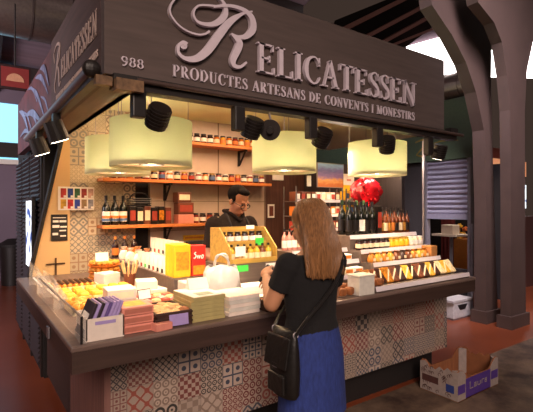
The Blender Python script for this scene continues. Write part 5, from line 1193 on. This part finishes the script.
for s in (-1, 1):
    limb(body, [(s*.095, 0, .9), (s*.09, .01, .48), (s*.085, -.02, .1)], [.09, .06, .042]); body.cap((s*.085, -.03, .05), (s*.095, .15, .035), .042, .034)
remeshed(body, 'body', m_skinm, .006, 3, mt); eyes(HM2, mt, 1.04)
sh = MB(); sh.loft([(0,0,.92,.178,.13), (0,0,1.0,.172,.128), (0,.005,1.15,.18,.133), (0,.01,1.28,.2,.138), (0,.0,1.38,.208,.118), (0,0,1.45,.135,.09), (0,.005,1.485,.085,.072)], 30)
for s, E_ in ((-1, LE), (1, RE)):
    a = Vector((s*.2, 0, 1.388)); sh.cap(a, a.lerp(E_, .1), .076, .074, 16); sh.tube([a, a.lerp(E_, .45), a.lerp(E_, .78)], [.074, .068, .064], 18)
remeshed(sh, 'polo_shirt', m_shirtm, .008, 3, mt)
cl = MB(); cl.tube([q[:3] for q in crv([(-.075, .02, 1.5), (-.06, .085, 1.475), (-.015, .115, 1.43), (.015, .115, 1.43), (.06, .085, 1.475), (.075, .02, 1.5), (.05, -.06, 1.51), (-.05, -.06, 1.51)], 4, True)], .014, 8, closed=True); cl.build('collar', m_shirtm, mt, True)
tr = MB(); tr.loft([(0,0,.86,.165,.125), (0,0,.96,.176,.128)], 26)
for s in (-1, 1): tr.tube([(s*.09, 0, .9), (s*.09, .01, .48), (s*.088, -.02, .07)], [.098, .078, .068], 18)
remeshed(tr, 'trousers', m_apr, .009, 3, mt)
for s in (-1, 1):
    b = MB(); b.cap((s*.085, -.035, .05), (s*.097, .16, .04), .05, .042); b.box((s*.09, .06, .01), (.09, .29, .02), None, .006); remeshed(b, 'shoe', m_black, .007, 2, mt)
ap = MB(); vs = []; fs = []
for i in range(9):
    z = .5+i*.1
    for j in range(9):
        x = (j-4)/4*(.17 if z < 1.05 else .17-(z-1.05)*.28); vs.append((x, .02+math.sqrt(max(.0, 1-(x/.2)**2))*.128, z)); 
for i in range(8):
    for j in range(8): fs.append((i*9+j, i*9+j+1, i*9+j+10, i*9+j+9))
ap.add(vs, fs); ap.build('apron', m_apr, mt, True)
for s in (-1, 1): MB().tube([q[:3] for q in crv([(s*.09, .125, 1.3), (s*.1, .1, 1.4), (s*.085, .03, 1.475), (s*.05, -.06, 1.5)], 4)], .01, 8).build('apron_strap', m_apr, mt, True)
hm = MB(); S = HM2 @ Matrix.Scale(1.04, 4)
hm.ell((0, -.03, .042), (.079, .087, .084), S, 28, 18); hm.ell((0, .025, .088), (.062, .05, .03), S); 
for x in (-1, 1): hm.ell((x*.068, -.005, .012), (.012, .03, .035), S, 10, 8)
hh_ = remeshed(hm, 'hair', m_hairm, .006, 2, mt)
gl = MB()
for x in (-1, 1):
    gl.tube([S @ Vector((x*.034+.027*math.cos(a), .094, -.012+.019*math.sin(a))) for a in [q*2*PI/16 for q in range(16)]], .0035, 6, closed=True)
    gl.tube([S @ Vector((x*.06, .092, -.008)), S @ Vector((x*.078, .06, -.006)), S @ Vector((x*.08, -.01, -.006))], .003, 6)
gl.tube([S @ Vector((-.008, .096, -.008)), S @ Vector((.008, .096, -.008))], .003, 6)
gl.build('glasses', m_black, mt, True)
# ================================================================ LIGHT
world = bpy.data.worlds.new('world'); scene.world = world; world.use_nodes = True
bg = world.node_tree.nodes['Background']; bg.inputs[0].default_value = srgb('#c8a594'); bg.inputs[1].default_value = .045
def area(name, loc, target, power, size, col, spread=180):
    d = bpy.data.lights.new(name, 'AREA'); d.energy = power; d.shape = 'RECTANGLE'; d.size, d.size_y = size; d.color = col; d.spread = R(spread)
    o = bpy.data.objects.new(name, d); COL.objects.link(o); o.location = loc; o.rotation_euler = (Vector(target)-Vector(loc)).to_track_quat('-Z', 'Y').to_euler(); return o
area('hall_daylight_fill', (6, -3, 6.5), (3.4, 2.0, 1.6), 30, (4, 3), (1, .82, .77))
area('hall_daylight_fill', (3.2, .6, 6), (6, 3.7, 1.6), 55, (2, 2), (.95, .88, 1), 50)  # added fill to brighten the roller shutter and green header
area('hall_daylight_fill', (-2, -4, 4.5), (1.8, 2.3, .3), 36, (3, 3), (1, .78, .66), 50)  # added front fill from behind the camera for the tiled panel
area('hall_daylight_fill', (8.5, 6, 6), (5, 3, 0), 45, (3, 3), (1, .9, .88))
area('hall_daylight_fill', (-3, 4.5, 2.5), (0, 8.5, 4.6), 190, (2, 2), (1, .84, .86))  # added upward fill for the left roof boards and duct
area('neighbour_stall_fill', (6.5, 3.75, 2.1), (6.6, 3.8, 0), 5, (.3, .3), (1, .8, .6))  # added fill for the goods under the shutter, no lamp built there
# added warm fill for the stall interior, no fitting built under the ceiling
area('stall_ceiling_fill', (2.0, 3.3, 2.44), (2.0, 3.4, 0), 25, (2.0, .8), (1, .62, .38))
area('display_fill', (3.0, 2.75, 2.0), (3.0, 2.3, 1.0), 10, (.8, .08), (1, .82, .66))  # added fill above the right display, no strip fitting built there
scene.view_settings.view_transform = 'Standard'; scene.view_settings.look = 'None'; scene.view_settings.gamma = 1; scene.view_settings.use_curve_mapping = False
scene.view_settings.exposure = 0.8
scene.cycles.use_denoising = True if hasattr(scene, 'cycles') else None
